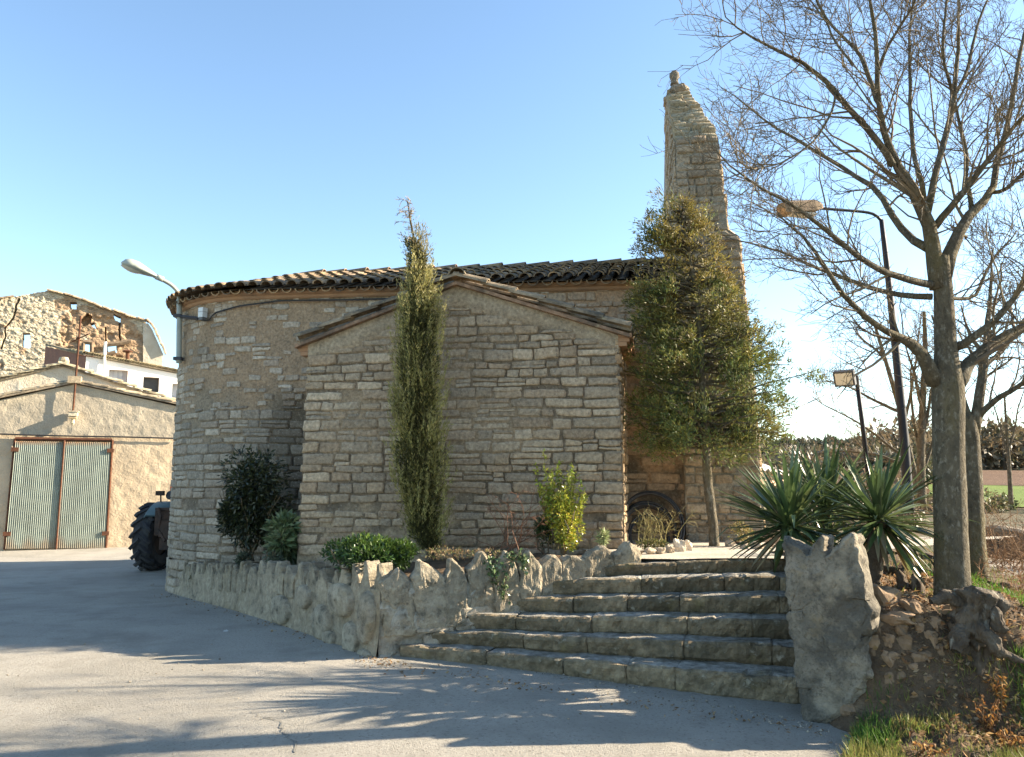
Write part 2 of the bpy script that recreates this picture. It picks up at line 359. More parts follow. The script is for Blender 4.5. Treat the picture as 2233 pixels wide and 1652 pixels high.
nz = fbm(np.stack([Ug * 2.2, Vg * 2.2, Ug * 0], -1)); n2 = fbm(np.stack([Ug * 7, Vg * 7, Ug * 0 + 4], -1))
upper = sstep(2.65, 3.05, Vg + (nz - .5) * 1.0)
flush = np.where(Vg > 2.0, .004 * upper + (nz - .5) * .035, (nz - .5) * .045) + (n2 - .5) * .018 - .010
mc = np.array([.335, .238, .15]) * (.8 + .4 * n2)[..., None]; ml = np.array([.27, .215, .15]) * (.75 + .5 * n2)[..., None]
mcol = lerp(ml, mc, upper[..., None])
right = sstep(5.2, 4.2, Ug)[..., None]; mcol = lerp(mcol, np.array([.44, .28, .165]) * (.8 + .4 * n2)[..., None], right * .8)
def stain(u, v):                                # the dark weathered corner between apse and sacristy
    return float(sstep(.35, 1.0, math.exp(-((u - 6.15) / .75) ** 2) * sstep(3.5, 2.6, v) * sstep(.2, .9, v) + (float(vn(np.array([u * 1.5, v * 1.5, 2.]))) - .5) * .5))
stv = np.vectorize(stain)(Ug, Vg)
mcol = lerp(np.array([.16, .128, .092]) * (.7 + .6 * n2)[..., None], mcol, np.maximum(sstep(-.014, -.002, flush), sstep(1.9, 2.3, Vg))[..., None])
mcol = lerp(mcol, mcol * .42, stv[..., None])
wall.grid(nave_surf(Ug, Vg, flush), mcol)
for k, (s_, h0, h1) in enumerate(((31, -.05, 2.75), (32, 2.75, 4.36))):
    up_ = k == 1
    def skip(u, v, up_=up_):
        if 1.9 < u < 5.2 and v < 3.9: return 1.0       # behind the sacristy
        p = float(vn(np.array([u * 1.3, v * 1.6, 8.])))
        if u < 2.3: return .25 + .5 * (p > .5)
        if up_: return .34 + .34 * (p > .5)
        return .02 + .25 * (v > 2.2) * (p > .5) + .2 * (v < .8) * (p > .5)
    def tint(u, v, c):
        c = lerp(c, c.mean() * np.array([1.07, .99, .85]) * .95, .6) if v < 2.75 else lerp(c, c.mean() * np.array([1.05, .99, .88]), .5) * 1.15
        if u < 2.4: c = lerp(c, np.array([.42, .28, .17]), .65)
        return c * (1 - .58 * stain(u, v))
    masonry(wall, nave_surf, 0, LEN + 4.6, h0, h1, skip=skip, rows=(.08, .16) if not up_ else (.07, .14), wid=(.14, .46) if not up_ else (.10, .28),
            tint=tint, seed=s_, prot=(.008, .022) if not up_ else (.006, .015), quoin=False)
# back wall of the nave and the west end under the bell gable (never in view, closes the building)
bk = [E - R * n, E - a * LEN - R * n, E - a * LEN + R * n]
for p, q in zip(bk[:-1], bk[1:]): wall.grid(np.array([[p + [0, 0, -.1], p + [0, 0, 4.4]], [q + [0, 0, -.1], q + [0, 0, 4.4]]]), (.34, .28, .2))
wall.build('nave_wall', M['stone'], church, smooth=True)
# cornice: two courses following the wall
co = MB(); uc = np.concatenate([np.arange(-.0, UE, .12), [UE]])
prof = [(4.33, .015), (4.35, .04), (4.385, .05), (4.387, .07), (4.42, .095), (4.445, .10), (4.447, -.05)]
P = np.stack([nave_surf(uc, np.full_like(uc, z), np.full_like(uc, d)) for z, d in prof], 1); co.grid(P, (.4, .25, .15)); co.build('cornice', M['cornice'], church)
# roof tiles
def tile_col(dark=.5):
    c = np.array([.36, .24, .13]) if rng.random() > dark else np.array([.25, .18, .115])
    return c * rng.uniform(.75, 1.2) + rng.uniform(-.015, .015)
def tile_run(mb, p0, p1, upv, r0, r1, L=.36, col=None, flip=1, first=0.0):
    p0 = np.asarray(p0, float); p1 = np.asarray(p1, float); D = p1 - p0; T = np.linalg.norm(D); D = D / T
    c = unit(np.cross(D, upv)); u = np.cross(c, D); nt_ = max(1, int(round(T / L)))
    th = np.linspace(0, np.pi, 8)
    for k in range(nt_):
        s0, s1 = T * k / nt_ - .03 * (k > 0), T * (k + 1) / nt_ + .05
        ra = lerp(r0, r1, k / nt_) * rng.uniform(.95, 1.05); rb = ra * .84; wig = rng.uniform(-.008, .008)
        lift0, lift1 = .022 + rng.uniform(0, .006), .0
        def ring(s, rr, lf): return p0 + D * s + c * wig + u * lf * flip + rr * (np.cos(th)[:, None] * c + np.sin(th)[:, None] * u * .8 * flip)
        Pg = np.stack([ring(s0, ra - .016, lift0), ring(s0, ra, lift0), ring(lerp(s0, s1, .5), lerp(ra, rb, .5), lift0 * .5), ring(s1, rb, lift1)])
        mb.grid(Pg, tile_col() if col is None else col * rng.uniform(.8, 1.2))
roof = MB()
up = np.array([0, 0, 1.])
OV = .22                                                      # eave overhang
pitch_drop = (ZR - ZE) / (R) * OV * .5
for s in np.arange(.62, LEN + .05, .205):                        # nave rows, front slope
    e0 = E - a * (LEN - s) + n * (R + OV) + up * (ZE + rise(s)); r0_ = E - a * (LEN - s) + up * (ZR + rise(s) * .8)
    tile_run(roof, e0, r0_, up, .085, .085)
    tile_run(roof, e0 + a * .1 - up * .0 + n * -.03, r0_ + a * .1, up, .08, .08, flip=-1, L=1.2)
nrow = 34
for k in range(nrow):                                            # apse rows converge on the ridge end
    th = (k + .5) / nrow * math.pi * .99 + .02
    dr = math.cos(th) * n + math.sin(th) * a
    full = k % 2 == 0
    e0 = E + dr * (R + OV) + up * (ZE + .1); r0_ = E + dr * (.12 if full else 1.05) + up * (.09 + lerp(ZE, ZR, 1 - (.12 if full else 1.05) / (R + OV)) - .03)
    tile_run(roof, e0, r0_, up, .088, .05 if full else .07)
    th2 = (k + 1) / nrow * math.pi * .99 + .02; d2 = math.cos(th2) * n + math.sin(th2) * a
    tile_run(roof, E + d2 * (R + OV - .03) + up * (ZE + .1), E + d2 * .6 + up * (ZR - .17), up, .08, .03, flip=-1, L=1.2)
for k in np.arange(.62, LEN - .0, .40):                         # ridge
    p = E - a * (LEN - k) + up * (ZR + rise(k) * .8); tile_run(roof, p, p + a * .40, up, .115, .115, L=.42)
# deck under the tiles and the rear slope
u8 = np.concatenate([np.linspace(.5, LEN, 8), LEN + np.linspace(.1, math.pi * R, 24)])
lo_ = nave_surf(u8, np.full_like(u8, ZE - .025), np.full_like(u8, OV - .05))
ridge = np.where((u8 < LEN)[:, None], E - a * np.clip(LEN - u8, 0, None)[:, None], E)
roof.grid(np.stack([lo_, ridge + up * (ZR - .05) + up * (rise(u8) * .8)[:, None]], 1), (.22, .15, .09))
b0 = [E - a * (LEN - .5) + up * (ZR - .02), E + up * (ZR + .05), E - n * (R + OV) + up * ZE, E - a * (LEN - .5) - n * (R + OV) + up * ZE]
roof.add(b0, [[0, 1, 2, 3]], (.25, .17, .1))
roof.build('nave_roof', M['tile'], church)

# bell gable: stepped wall narrowing to the peak
gb = MB()
gd = unit(np.array([.145, .99, 0])); ge = unit(np.array([.985, -.17, 0]))        # along the gable, and through its thickness (to the west)
GO = at(1489, 900, 10.47); GO[2] = 0
def thick(z, q): return np.interp(z, [0, 2.5, 4.95, 5.0, 6.4, 8.3], [1.0, .93, .80, .66, .56, .30])
GL = 4.0; ZK, ZP = 6.35, 8.0
def gtop(q): return np.where(q < GL / 2, ZK + (ZP - ZK) * np.clip(q / (GL / 2 - .12), 0, 1), ZK + (ZP - ZK) * np.clip((GL - q) / (GL / 2 - .12), 0, 1))
def qmin(z): return np.where(z > ZK, (z - ZK) / (ZP - ZK) * (GL / 2 - .12), 0.)
def gpt(q, z, t): return GO + q[..., None] * gd + t[..., None] * ge + z[..., None] * up
GRY = np.array([.235, .20, .155])
# south end face and the sloping shoulder above it: u across the thickness, v upwards (arc length up the slope)
SL = math.hypot(ZP - ZK, GL / 2 - .12)
def end_surf(u, v, d):                                       # u is 0..1 across the thickness
    z = np.where(v <= ZK, v, ZK + (v - ZK) * (ZP - ZK) / SL); q = np.where(v <= ZK, 0., (v - ZK) * (GL / 2 - .12) / SL)
    nq, nzv = np.where(v <= ZK, 1., (ZP - ZK) / SL), np.where(v <= ZK, 0., (GL / 2 - .12) / SL)
    return gpt(q, z, u * thick(z, q)) - (nq * d)[..., None] * gd + (nzv * d)[..., None] * up
VT = ZK + SL
Ug, Vg = np.meshgrid(np.linspace(0, 1, 12), np.arange(.0, VT, .08), indexing='ij'); q_ = fbm(np.stack([Ug * 5, Vg * 5, Ug * 0 + 3], -1))
gb.grid(end_surf(Ug, Vg, (q_ - .5) * .05), np.array([.27, .235, .18]) * (.7 + .6 * q_)[..., None])
Pw = lambda z0: None
qs = np.linspace(0, GL, 40); zs = np.linspace(0, 1, 60); Qg, Zf = np.meshgrid(qs, zs, indexing='ij'); Zg = Zf * gtop(Qg)
q_ = fbm(np.stack([Qg * 3, Zg * 3, Qg * 0 + 9], -1)); cm = np.array([.36, .30, .225]) * (.7 + .6 * q_)[..., None]
gb.grid(gpt(Qg, Zg, (q_ - .5) * -.04), cm); gb.grid(gpt(Qg, Zg, thick(Zg, Qg) + (q_ - .5) * .04), cm)
Ug, Vg = np.meshgrid(np.linspace(0, 1, 6), np.arange(.0, VT, .2), indexing='ij'); e2 = end_surf(Ug, Vg, Ug * 0); m2 = e2.copy()
qq = np.einsum('ijk,k->ij', e2 - GO, gd); m2 = e2 + ((GL - 2 * qq)[..., None]) * gd; gb.grid(m2, GRY)
def thin(u, v, c): return lerp(c, GRY * rng.uniform(.75, 1.15), .7)
class _s: pass
def gable_rows():
    r = np.random.default_rng(44); v = .8
    while v < VT - .08:
        slope = v > ZK; h = r.uniform(.05, .10) if slope else r.uniform(.07, .17); h = min(h, VT - v)
        z = min(v, 8.2); wt = float(thick(min(ZK + (v - ZK) * (ZP - ZK) / SL, ZP) if slope else v, 0)); u = 0.
        while u < 1:
            wd = r.uniform(.08, .30) / wt
            if 1 - (u + wd) < .14 / wt: wd = 1 - u
            col = lerp(PAL[r.integers(len(PAL))], GRY, .55) * r.uniform(.75, 1.2)
            if slope: col = lerp(col, np.array([.37, .33, .21]), .4)
            g_ = .006 / wt; pr = r.uniform(.03, .085) if slope else r.uniform(.015, .045)
            ov = .03 if slope else 0
            stone_patch(gb, end_surf, [(u + g_ - ov * (u == 0), v + .006), (u + wd - g_ + ov * (u + wd >= 1), v + .006), (u + wd - g_ + ov * (u + wd >= 1), v + h - .006), (u + g_ - ov * (u == 0), v + h - .006)], pr * r.uniform(.4, 1.4), 3, 2, col, r.uniform(0, 99), .034)
            u += wd
        v += h
gable_rows()
def east_surf(u, v, d): return gpt(u, v, -d)
masonry(gb, east_surf, .02, GL / 2 + .1, 3.9, ZP, top=lambda q: float(gtop(np.array(q))), rows=(.10, .18), wid=(.2, .5), seed=51, tint=lambda u, v, c: lerp(c, np.array([.39, .32, .24]), .5), quoin=False, prot=(.02, .045))
def west_surf(u, v, d): return gpt(u, v, thick(v, u) + d)
masonry(gb, west_surf, .02, GL / 2 + .1, .8, ZP, top=lambda q: float(gtop(np.array(q))), rows=(.12, .2), wid=(.25, .6), seed=52, quoin=False, prot=(.02, .05))
gable = gb.build('bell_gable', M['stone'], church, smooth=True)
cap = MB(); tp = gpt(np.array(GL / 2 - .1), np.array(ZP), np.array(.14))
rock(cap, tp + up * -.03 + ge * .03, .20, GRY * .95, 2.6, (.85, 1.2, .42), 14, .4); rock(cap, tp + up * .06 + ge * .09, .13, GRY, 5.0, (1, 1.2, .35), 12, .4)
cap.build('cap_stone', M['stone'], gable)
fin = MB(); fin.lathe(tp + up * .14 + ge * .0, up, [(0, 0), (.075, 0), (.06, .05), (.062, .09), (.085, .14), (.08, .19), (.05, .225), (0, .235)], 12, GRY * .75)
fin.build('finial', M['stone'], gable, smooth=True)

# sacristy: gabled annexe in front of the nave
ex = -a; Lc = np.array([-2.60, 10.05, 0.]); W = 3.93; AD = 1.6
ZA, ZAP = 3.45, 4.13
ann = MB(); asurf = plane_surf(Lc, ex)
def atop(u): return ZA + (ZAP - ZA) * (1 - abs(np.asarray(u) - W / 2) / (W / 2))
uu = np.linspace(0, W, 70); tt = np.linspace(0, 1, 64); Ug, Tg = np.meshgrid(uu, tt, indexing='ij'); Vg = .4 + Tg * (atop(Ug) - .4)
# base batters out a little to the foot
def asf(u, v, d): return asurf(u + (np.asarray(u) - W / 2) / (W / 2) * .05 * (1 - np.clip(v / 3.4, 0, 1)), v, np.asarray(d) + .06 * (1 - np.clip(np.asarray(v) / 3.4, 0, 1)))
nz = fbm(np.stack([Ug * 2, Vg * 3, Ug * 0 + 7], -1)); n2 = fbm(np.stack([Ug * 8, Vg * 8, Ug * 0 + 5], -1)); n3 = fbm(np.stack([Ug * 1.1, Vg * 1.3, Ug * 0 + 15], -1))
low = sstep(1.75, 1.2, Vg + (n3 - .5) * .8); topm = sstep(.30, .12, atop(Ug) - Vg + (nz - .5) * .1)
fl = (n3 - .54) * .06 + (n2 - .5) * .014 + low * .008 + topm * .03 - .005
mcol = lerp(np.array([.30, .225, .145]), np.array([.38, .285, .18]), low[..., None]) * (.78 + .44 * n2)[..., None]
mcol = lerp(np.array([.17, .132, .092]) * (.7 + .6 * n2)[..., None], mcol, sstep(-.009, .001, fl)[..., None])
mcol = lerp(mcol, np.array([.37, .31, .225]) * (.85 + .3 * n2)[..., None], topm[..., None])
ann.grid(asf(Ug, Vg, np.minimum(fl, .032)), mcol)
def askip(u, v):
    p = float(vn(np.array([u * 1.2, v * 1.5, 31.])))
    if atop(u) - v < .2: return .9
    if .7 < v < 1.0 and .6 < u < 1.6: return .55
    return .03 + .22 * (v < 1.5) * (p > .5)
def atint(u, v, c):
    grey = float(sstep(1.3, 2.2, v + (float(vn(np.array([u, v, 3.]))) - .5)))
    c = lerp(c, np.array([.40, .32, .235]) * rng.uniform(.85, 1.1), .35 * (1 - grey)); return lerp(c, c.mean() * np.array([1.17, .99, .75]), .5 * grey) * .97
masonry(ann, asf, 0, W, .42, ZAP, top=atop, skip=askip, rows=(.075, .155), wid=(.13, .46), tint=atint, seed=61, prot=(.006, .018))
for side, o_, e_ in ((1, Lc + ex * W, -n), (0, Lc - n * AD, n)):
    sf = plane_surf(o_, e_)
    Ug, Vg = np.meshgrid(np.linspace(0, AD, 20), np.linspace(.3, ZA - .02, 40), indexing='ij'); q_ = fbm(np.stack([Ug * 5, Vg * 5, Ug * 0 + side], -1))
    ann.grid(sf(Ug, Vg, (q_ - .5) * .04 - .004), np.array([.36, .28, .2]) * (.7 + .6 * q_)[..., None])
    masonry(ann, sf, 0, AD, .42, ZA - .06, rows=(.08, .16), wid=(.2, .45), seed=70 + side, prot=(.015, .04))
ann.build('sacristy_wall', M['stone'], church, smooth=True)
ar = MB()
OS, OF = .14, .13                                            # side and front overhang
ridge0 = Lc + ex * (W / 2) + n * OF + up * (ZAP + .05)
def rake(side, dep): # eave and ridge points at distance dep behind the front edge
    e = Lc + ex * (W / 2 + side * (W / 2 + OS)) + n * (OF - dep) + up * (ZA + .05 - OS * (ZAP - ZA) / (W / 2)); return e, ridge0 - n * dep
for side in (-1, 1):
    for k, dep in enumerate(np.arange(.075, AD + OF, .2)):
        e, r_ = rake(side, dep); tile_run(ar, e + up * (.03 if k == 0 else 0), r_ + up * (.03 if k == 0 else 0), up, .088, .088, col=np.array([.30, .23, .15]))
        if k: tile_run(ar, e + n * .1, r_ + n * .1, up, .08, .08, flip=-1, L=1.1, col=np.array([.25, .16, .1]))
    e, r_ = rake(side, 0.0); e2, r2 = rake(side, AD + OF)
    q = np.array([e, r_, r2, e2]) - up * .035 + n * -.01
    ar.prism(q, up * -.04, (.30, .19, .12))
for dep in np.arange(0, AD + OF - .1, .38): tile_run(ar, ridge0 - n * dep + up * .03, ridge0 - n * (dep + .38) + up * .03, up, .105, .10, L=.42, col=np.array([.36, .30, .2]))
ar.build('sacristy_roof', M['tile'], church)
# clay corbel course under each eave
for side, x0 in ((-1, -.10), (1, W)):
    cb = MB(); o_ = Lc + ex * x0 + n * .02 + up * (ZA - .16)
    for k, (h, pr) in enumerate(((.05, .0), (.05, .03), (.05, .06))):
        c = o_ + ex * (.05 + side * pr * .5) - n * (AD / 2) + up * (h / 2 + k * .051)
        cb.box(c, (.10 + pr, AD, .048), math.atan2(ex[1], ex[0]), (.42, .2, .1))
    cb.build('eave_corbel', M['cornice'], church)

rc_ = MB(); q0 = np.array([-4.3, 15.2, 0]); rc_.prism(np.array([q0 + [0, 0, -.1], q0 + [7.4, -1.4, -.1], q0 + [7.9, 1.6, -.1], q0 + [.5, 3.3, -.1]]), up * 4.1, (.36, .28, .2))
rc_.build('rear_shade_block', M['stone'], church)  # unseen block added behind the nave to widen the church's shadow over the tractor
# cables along the apse and the junction box, street lamp on the apse wall
def cable(name, pts, r, label, sag=0.0, mt='black', cat='cable'):
    m = MB(); P = np.asarray(pts, float); t = np.linspace(0, len(P) - 1, max(24, len(P) * 6)); Q = np.stack([np.interp(t, range(len(P)), P[:, k]) for k in range(3)], 1)
    Q[:, 2] -= sag * np.sin(np.pi * np.linspace(0, 1, len(t))); m.tubes(Q, np.full(len(t), r), 6)
    return tag(m.build(name, M[mt], loc=P[0], smooth=True), label, cat)
def nv(px, py):                                                # the nave or apse wall point seen at a picture position
    r = ray(px, py); best = None
    u_ = np.linspace(.2, LEN + 3.3, 1500); Q = nave_surf(u_, u_ * 0, u_ * 0 + .05); d_ = np.abs(Q[:, 0] / Q[:, 1] - r[0] / r[1])
    k = int(np.argmin(np.where(Q @ np.array([0, 0, 0]) < 1, d_, 9))); y = Q[k, 1]; t = y / r[1]
    return np.array([Q[k, 0], y, EYE + r[2] * t])
tag_c = [nv(*p) for p in ((433, 695), (443, 700), (455, 699), (462, 690), (470, 682), (520, 668), (610, 656), (760, 654), (900, 650), (1010, 640))]
cable('wall_cable', tag_c, .012, 'thin black cable running along the upper apse wall below the cornice')
cable('wall_cable', [nv(*p) for p in ((1120, 628), (1180, 621), (1290, 616), (1372, 612))], .010, 'thin black cable under the cornice between sacristy roof and conifer')
cable('wall_cable', [nv(*p) + n * .03 for p in ((372, 1218), (400, 1222), (440, 1228), (480, 1236))] , .014, 'dark cable along the foot of the apse wall beside the tractor')
jb = MB(); c = nv(446, 684); jb.box(c + n * .05, (.10, .09, .15), -.5, (.6, .6, .58)); jb.box(c + n * .05 - up * .095, (.085, .075, .04), -.5, (.1, .1, .1))
jb.box(c + n * .05 + up * .01, (.106, .096, .012), -.5, (.35, .36, .36))
tag(jb.build('junction_box', M['metal'], loc=c), 'small pale grey junction box on the apse wall right of the street lamp pole', 'junction box')
lp = nv(400, 783); PY = 12.45
lamp = thing('street_lamp', at(391, 786, PY), 'grey swan neck street lamp bracketed to the apse wall', 'street lamp')
m = MB(); pts = np.array([at(390, 792, PY), at(390.5, 730, PY), at(391.5, 680, PY), at(391, 650, PY), at(386, 634, PY - .02), at(374, 622, PY - .08), at(355, 611, PY - .16), at(335, 602, PY - .25)])
t = np.linspace(0, 7, 40); Q = np.stack([np.interp(t, range(8), pts[:, k]) for k in range(3)], 1)
for _ in range(3): Q[1:-1] = (Q[:-2] + Q[2:] + 2 * Q[1:-1]) / 4
m.tubes(Q, np.interp(t, [0, 2.9, 3, 7], [.042, .042, .032, .030]), 12); m.build('pole', M['lampgrey'], lamp, smooth=True)
for py in (690, 783):
    m = MB(); A = at(389, py, PY); B = nv(433, py + 5); m.tubes(np.array([A, lerp(A, B, .5), B]), np.full(3, .028), 4); m.box(A, (.12, .12, .05)); m.build('bracket', M['dark'], lamp)
hA, hB = at(348, 607, PY - .22), at(264, 573, PY - .50); ax = unit(hB - hA); sd_ = unit(np.cross(ax, up)); un = np.cross(sd_, ax); un = un if un[2] > 0 else -un
HL = np.linalg.norm(hB - hA); tt = np.linspace(0, 1, 16); wv = np.interp(tt, [0, .12, .35, .6, .82, .95, 1], [.035, .05, .10, .145, .14, .085, .01])
th = np.linspace(0, 2 * np.pi, 17)[:-1]
prof_ = np.where(np.sin(th) > 0, np.sin(th) * .80, np.sin(th) * .42)
m = MB(); P = hA + (tt * HL)[:, None, None] * ax + wv[:, None, None] * (np.cos(th)[None, :, None] * sd_ + prof_[None, :, None] * un); m.grid(P, closed=True)
head = m.build('lamp_head', M['lampgrey'], lamp, smooth=True)
m = MB(); c = hA + ax * HL * .70 - un * .038
P = np.array([[c + ax * (.17 * r_ * math.cos(t_)) + sd_ * (.105 * r_ * math.sin(t_)) - un * .045 * (1 - r_ ** 2) for t_ in th] for r_ in (.05, .4, .7, .9, 1.0)]); m.grid(P, closed=True); m.build('lens', M['glass'], head, smooth=True)
m = MB(); m.tubes(np.array([hA + ax * -.06, hA + ax * .06]), np.full(2, .045), 12); m.build('collar', M['lampgrey'], head, smooth=True)

# ------------------------------------------------------------------ terrace, garden bed, steps, walls
C0 = np.array([-1.22, 7.55, 0]); W0 = np.array([.98, 8.1, 0]); A0 = np.array([-5.32, 12.70, 0])
g = MB()
# terrace surface in front of the nave
tx = np.linspace(.0, 1, 40)
front = np.array([lerp(W0 + [0, .0, .93], np.array([2.75, 7.82, .955]), t_) for t_ in tx]); front[:, 1] += .10
back = np.array([lerp(np.array([.6, 10.9, .92]), np.array([7.0, 11.2, .95]), t_) for t_ in tx])
fs = np.linspace(0, 1, 30)[:, None, None]; P = lerp(front[None], back[None], fs); P[..., 2] += (fbm(P * 2) - .5) * .03
g.grid(P); struct(g.build('terrace', M['path'], smooth=True))
# garden bed behind the retaining walls
g = MB(); fr = np.array([A0 + [.2, -.1, .30], lerp(A0, C0, .3) + [.1, .15, .46], lerp(A0, C0, .6) + [.15, .2, .62], C0 + [.1, .25, .80], lerp(C0, W0, .5) + [0, .22, .90], W0 + [-.0, .25, .95], W0 + [.35, .3, .97]])
bkp = np.array([[-4.8, 12.9, .32], [-4.2, 12.2, .45], [-3.2, 11.6, .6], [-1.8, 11.0, .74], [-.6, 10.6, .80], [.6, 10.2, .86], [1.7, 9.9, .92]])
tq = np.linspace(0, 6, 60); f2 = np.stack([np.interp(tq, range(7), fr[:, k]) for k in range(3)], 1); b2 = np.stack([np.interp(tq, range(7), bkp[:, k]) for k in range(3)], 1)
P = lerp(f2[None], b2[None], np.linspace(0, 1, 34)[:, None, None]); P[..., 2] += (fbm(P * 3.1) - .5) * .12 - .03; g.grid(P)
struct(g.build('garden_bed', M['soil'], smooth=True))

def smooth_poly(pts, n=240):
    P = np.asarray(pts, float); P = np.concatenate([P, P[:1]]); d = np.concatenate([[0], np.cumsum(np.linalg.norm(np.diff(P, axis=0), axis=1))]); t = np.linspace(0, d[-1], n, endpoint=False)
    return np.stack([np.interp(t, d, P[:, k]) for k in (0, 1)], 1)
def poly_stone(m, uv, p0, e, nn, seed, off=0., thick_=.2, n_=90, rel=.03, jag=.02, side=.05, col=(1, 1, 1)):
    uv = smooth_poly(uv, n_); uv = uv + (np.stack([vn(np.stack([uv[:, 0] * 24, uv[:, 1] * 24, uv[:, 0] * 0 + k + seed], 1)) for k in (0, 7)], 1) - .5) * jag
    pv = lambda q, d: p0 + q[:, 0:1] * e + q[:, 1:2] * up + np.asarray(d).reshape(-1, 1) * nn
    tn = unit(np.roll(uv, -1, 0) - np.roll(uv, 1, 0)); inn = np.stack([-tn[:, 1], tn[:, 0]], 1); cen = uv.mean(0); inn = -inn if np.sum(inn * (cen - uv)) < 0 else inn; lay = []
    for d, s_ in ((-1., .0), (-.7, -.006), (-.45, -.003), (-.25, -.010), (-.12, -.003), (-.05, -.001), (-.02, .004), (.0, .011)):
        d = d * thick_; q = uv + inn * s_; jit = (fbm(pv(q, np.full(len(q), d)) * 14) - .5) * (side if -.8 * thick_ < d < -.03 * thick_ else .008); lay.append(pv(q + inn * jit[:, None], np.full(len(q), d + off)))
    m.grid(np.array(lay), col, closed=True); rings = [lay[-1]]
    for f_ in (.06, .15, .28, .42, .58, .75, .9, 1.0):
        q = lerp(uv + inn * .011, np.broadcast_to(cen, uv.shape), f_); rl = (fbm(np.concatenate([q * 6, q[:, :1] * 0 + seed], 1)) - .5) * rel + (fbm(np.concatenate([q * 22, q[:, :1] * 0 + seed], 1)) - .5) * rel * .5; rings.append(pv(q, off + rl * min(1, f_ * 6) + .004 * min(1, f_ * 4)))
    m.grid(np.array(rings), col, closed=True)
def tooth(r, u0, u1, zb, crest, peak, lean=0.):
    w_ = u1 - u0; c = u0 + w_ * r.uniform(.25, .6); h = r.uniform(.012, .03); a_, b_ = r.uniform(-.02, .03), r.uniform(-.02, .03); sl = lean * (crest - zb)
    return [(u0 - sl, zb), (u1 - sl, zb), (u1, crest + b_), (lerp(c, u1, .55), lerp(crest, peak, .55) + r.uniform(-.015, .015)), (c + h, peak - .012), (c, peak), (c - h, peak - .01), (lerp(c, u0, .5), lerp(crest, peak, .5) + r.uniform(-.015, .015)), (u0, crest + a_)]
rw = thing('retaining_wall', C0, 'low retaining wall topped with jagged upright stones, round the garden bed in front of the church', 'retaining wall')
rr = np.random.default_rng(5)
m = MB(); e1 = unit(C0 - A0); L1 = np.linalg.norm(C0 - A0); s1 = plane_surf(A0, e1)
wt1 = lambda u: np.interp(u, [0, .8, 2.2, 4.0, L1], [.30, .34, .46, .62, .70])
Ug, Tg = np.meshgrid(np.linspace(-.15, L1, 110), np.linspace(0, 1, 22), indexing='ij'); Vg = -.05 + Tg * (wt1(Ug) + .05)
q_ = fbm(np.stack([Ug * 3, Vg * 4, Ug * 0], -1)); Dg = (q_ - .5) * .035 + .05 * (1 - Tg) ** 2
m.grid(s1(Ug, Vg, Dg), np.array([.37, .305, .215]) * (.75 + .5 * q_)[..., None])
m.grid(np.stack([s1(Ug[:, -1], Vg[:, -1], Dg[:, -1]), s1(Ug[:, -1], Vg[:, -1], Ug[:, -1] * 0 - .25)], 1), (.33, .3, .25))
for (u_, v_, a_, b_) in ((L1 - .75, .62, .26, .20), (L1 - .5, .22, .16, .20), (L1 - 1.15, .3, .2, .22), (L1 - 1.6, .55, .18, .15), (L1 - .2, .5, .14, .3), (L1 - 2.2, .3, .25, .2), (L1 - .95, .15, .14, .1), (L1 - .2, .1, .15, .08)):
    k_ = np.linspace(0, 2 * np.pi, 15)[:-1]; rr_ = np.array([1.0, .93, .75, .4, .05])[:, None]; wbl = 1 + .22 * (vn(np.stack([np.cos(k_) * 1.5 + u_ * 7, np.sin(k_) * 1.5, k_ * 0], 1)) - .5)
    uu_ = u_ + a_ * rr_ * np.cos(k_) * wbl; vv_ = v_ * .86 + b_ * rr_ * np.sin(k_) * wbl * .85; dd_ = np.array([-.02, .035, .05, .055, .058])[:, None] + (fbm(np.stack([uu_ * 9, vv_ * 9, uu_ * 0], -1)) - .5) * .03 + .02
    m.grid(s1(uu_, vv_, dd_), np.array([.40, .34, .25]) * rr.uniform(.85, 1.1), closed=True)
u = .5
while u < L1 - .12:
    wd = rr.uniform(.10, .22)
    if u > 2.6: wd = rr.uniform(.16, .30)
    zt = wt1(u) + rr.uniform(.10, .20) + (.08 if u > L1 - .8 else 0); 
    poly_stone(m, tooth(rr, u, u + wd * rr.uniform(.82, .97), max(wt1(u) - .22, 0), wt1(u) + rr.uniform(-.02, .02), zt), A0, e1, np.array([e1[1], -e1[0], 0]), rr.uniform(0, 90), rr.uniform(-.025, .02), .15, 60, col=np.array([.37, .31, .22]) * rr.uniform(.75, 1.15))
    u += wd
m.build('road_side', M['stone_wet'], rw, smooth=True)
m = MB(); e2_ = unit(W0 - C0); L2 = np.linalg.norm(W0 - C0); s2 = plane_surf(C0, e2_)
Ug, Tg = np.meshgrid(np.linspace(0, L2 + .3, 60), np.linspace(0, 1, 24), indexing='ij'); wt2 = lambda u: np.interp(u, [0, .5, 1.2, 2.5], [.74, .80, .86, .98])
Vg = -.05 + Tg * (wt2(Ug) + .05); q_ = fbm(np.stack([Ug * 6, Vg * 9, Ug * 0 + 2], -1)); q3 = fbm(np.stack([Ug * 16, Vg * 22, Ug * 0 + 6], -1)); Dg = (q_ - .5) * .10 + (q3 - .5) * .05 - .01
m.grid(s2(Ug, Vg, Dg), np.array([.40, .36, .29]) * (.7 + .6 * q_)[..., None])
m.grid(np.stack([s2(Ug[:, -1], Vg[:, -1], Dg[:, -1]), s2(Ug[:, -1], Vg[:, -1], Ug[:, -1] * 0 - .25)], 1), (.33, .3, .25))
masonry(m, s2, .02, L2 + .25, .06, .52, skip=lambda u, v: .9 if u < .5 else .2, rows=(.07, .15), wid=(.16, .42), seed=83, prot=(.015, .045), tint=lambda u, v, c: lerp(c, np.array([.42, .39, .33]), .5), quoin=False, rough=.03)
u = .0; k = 0
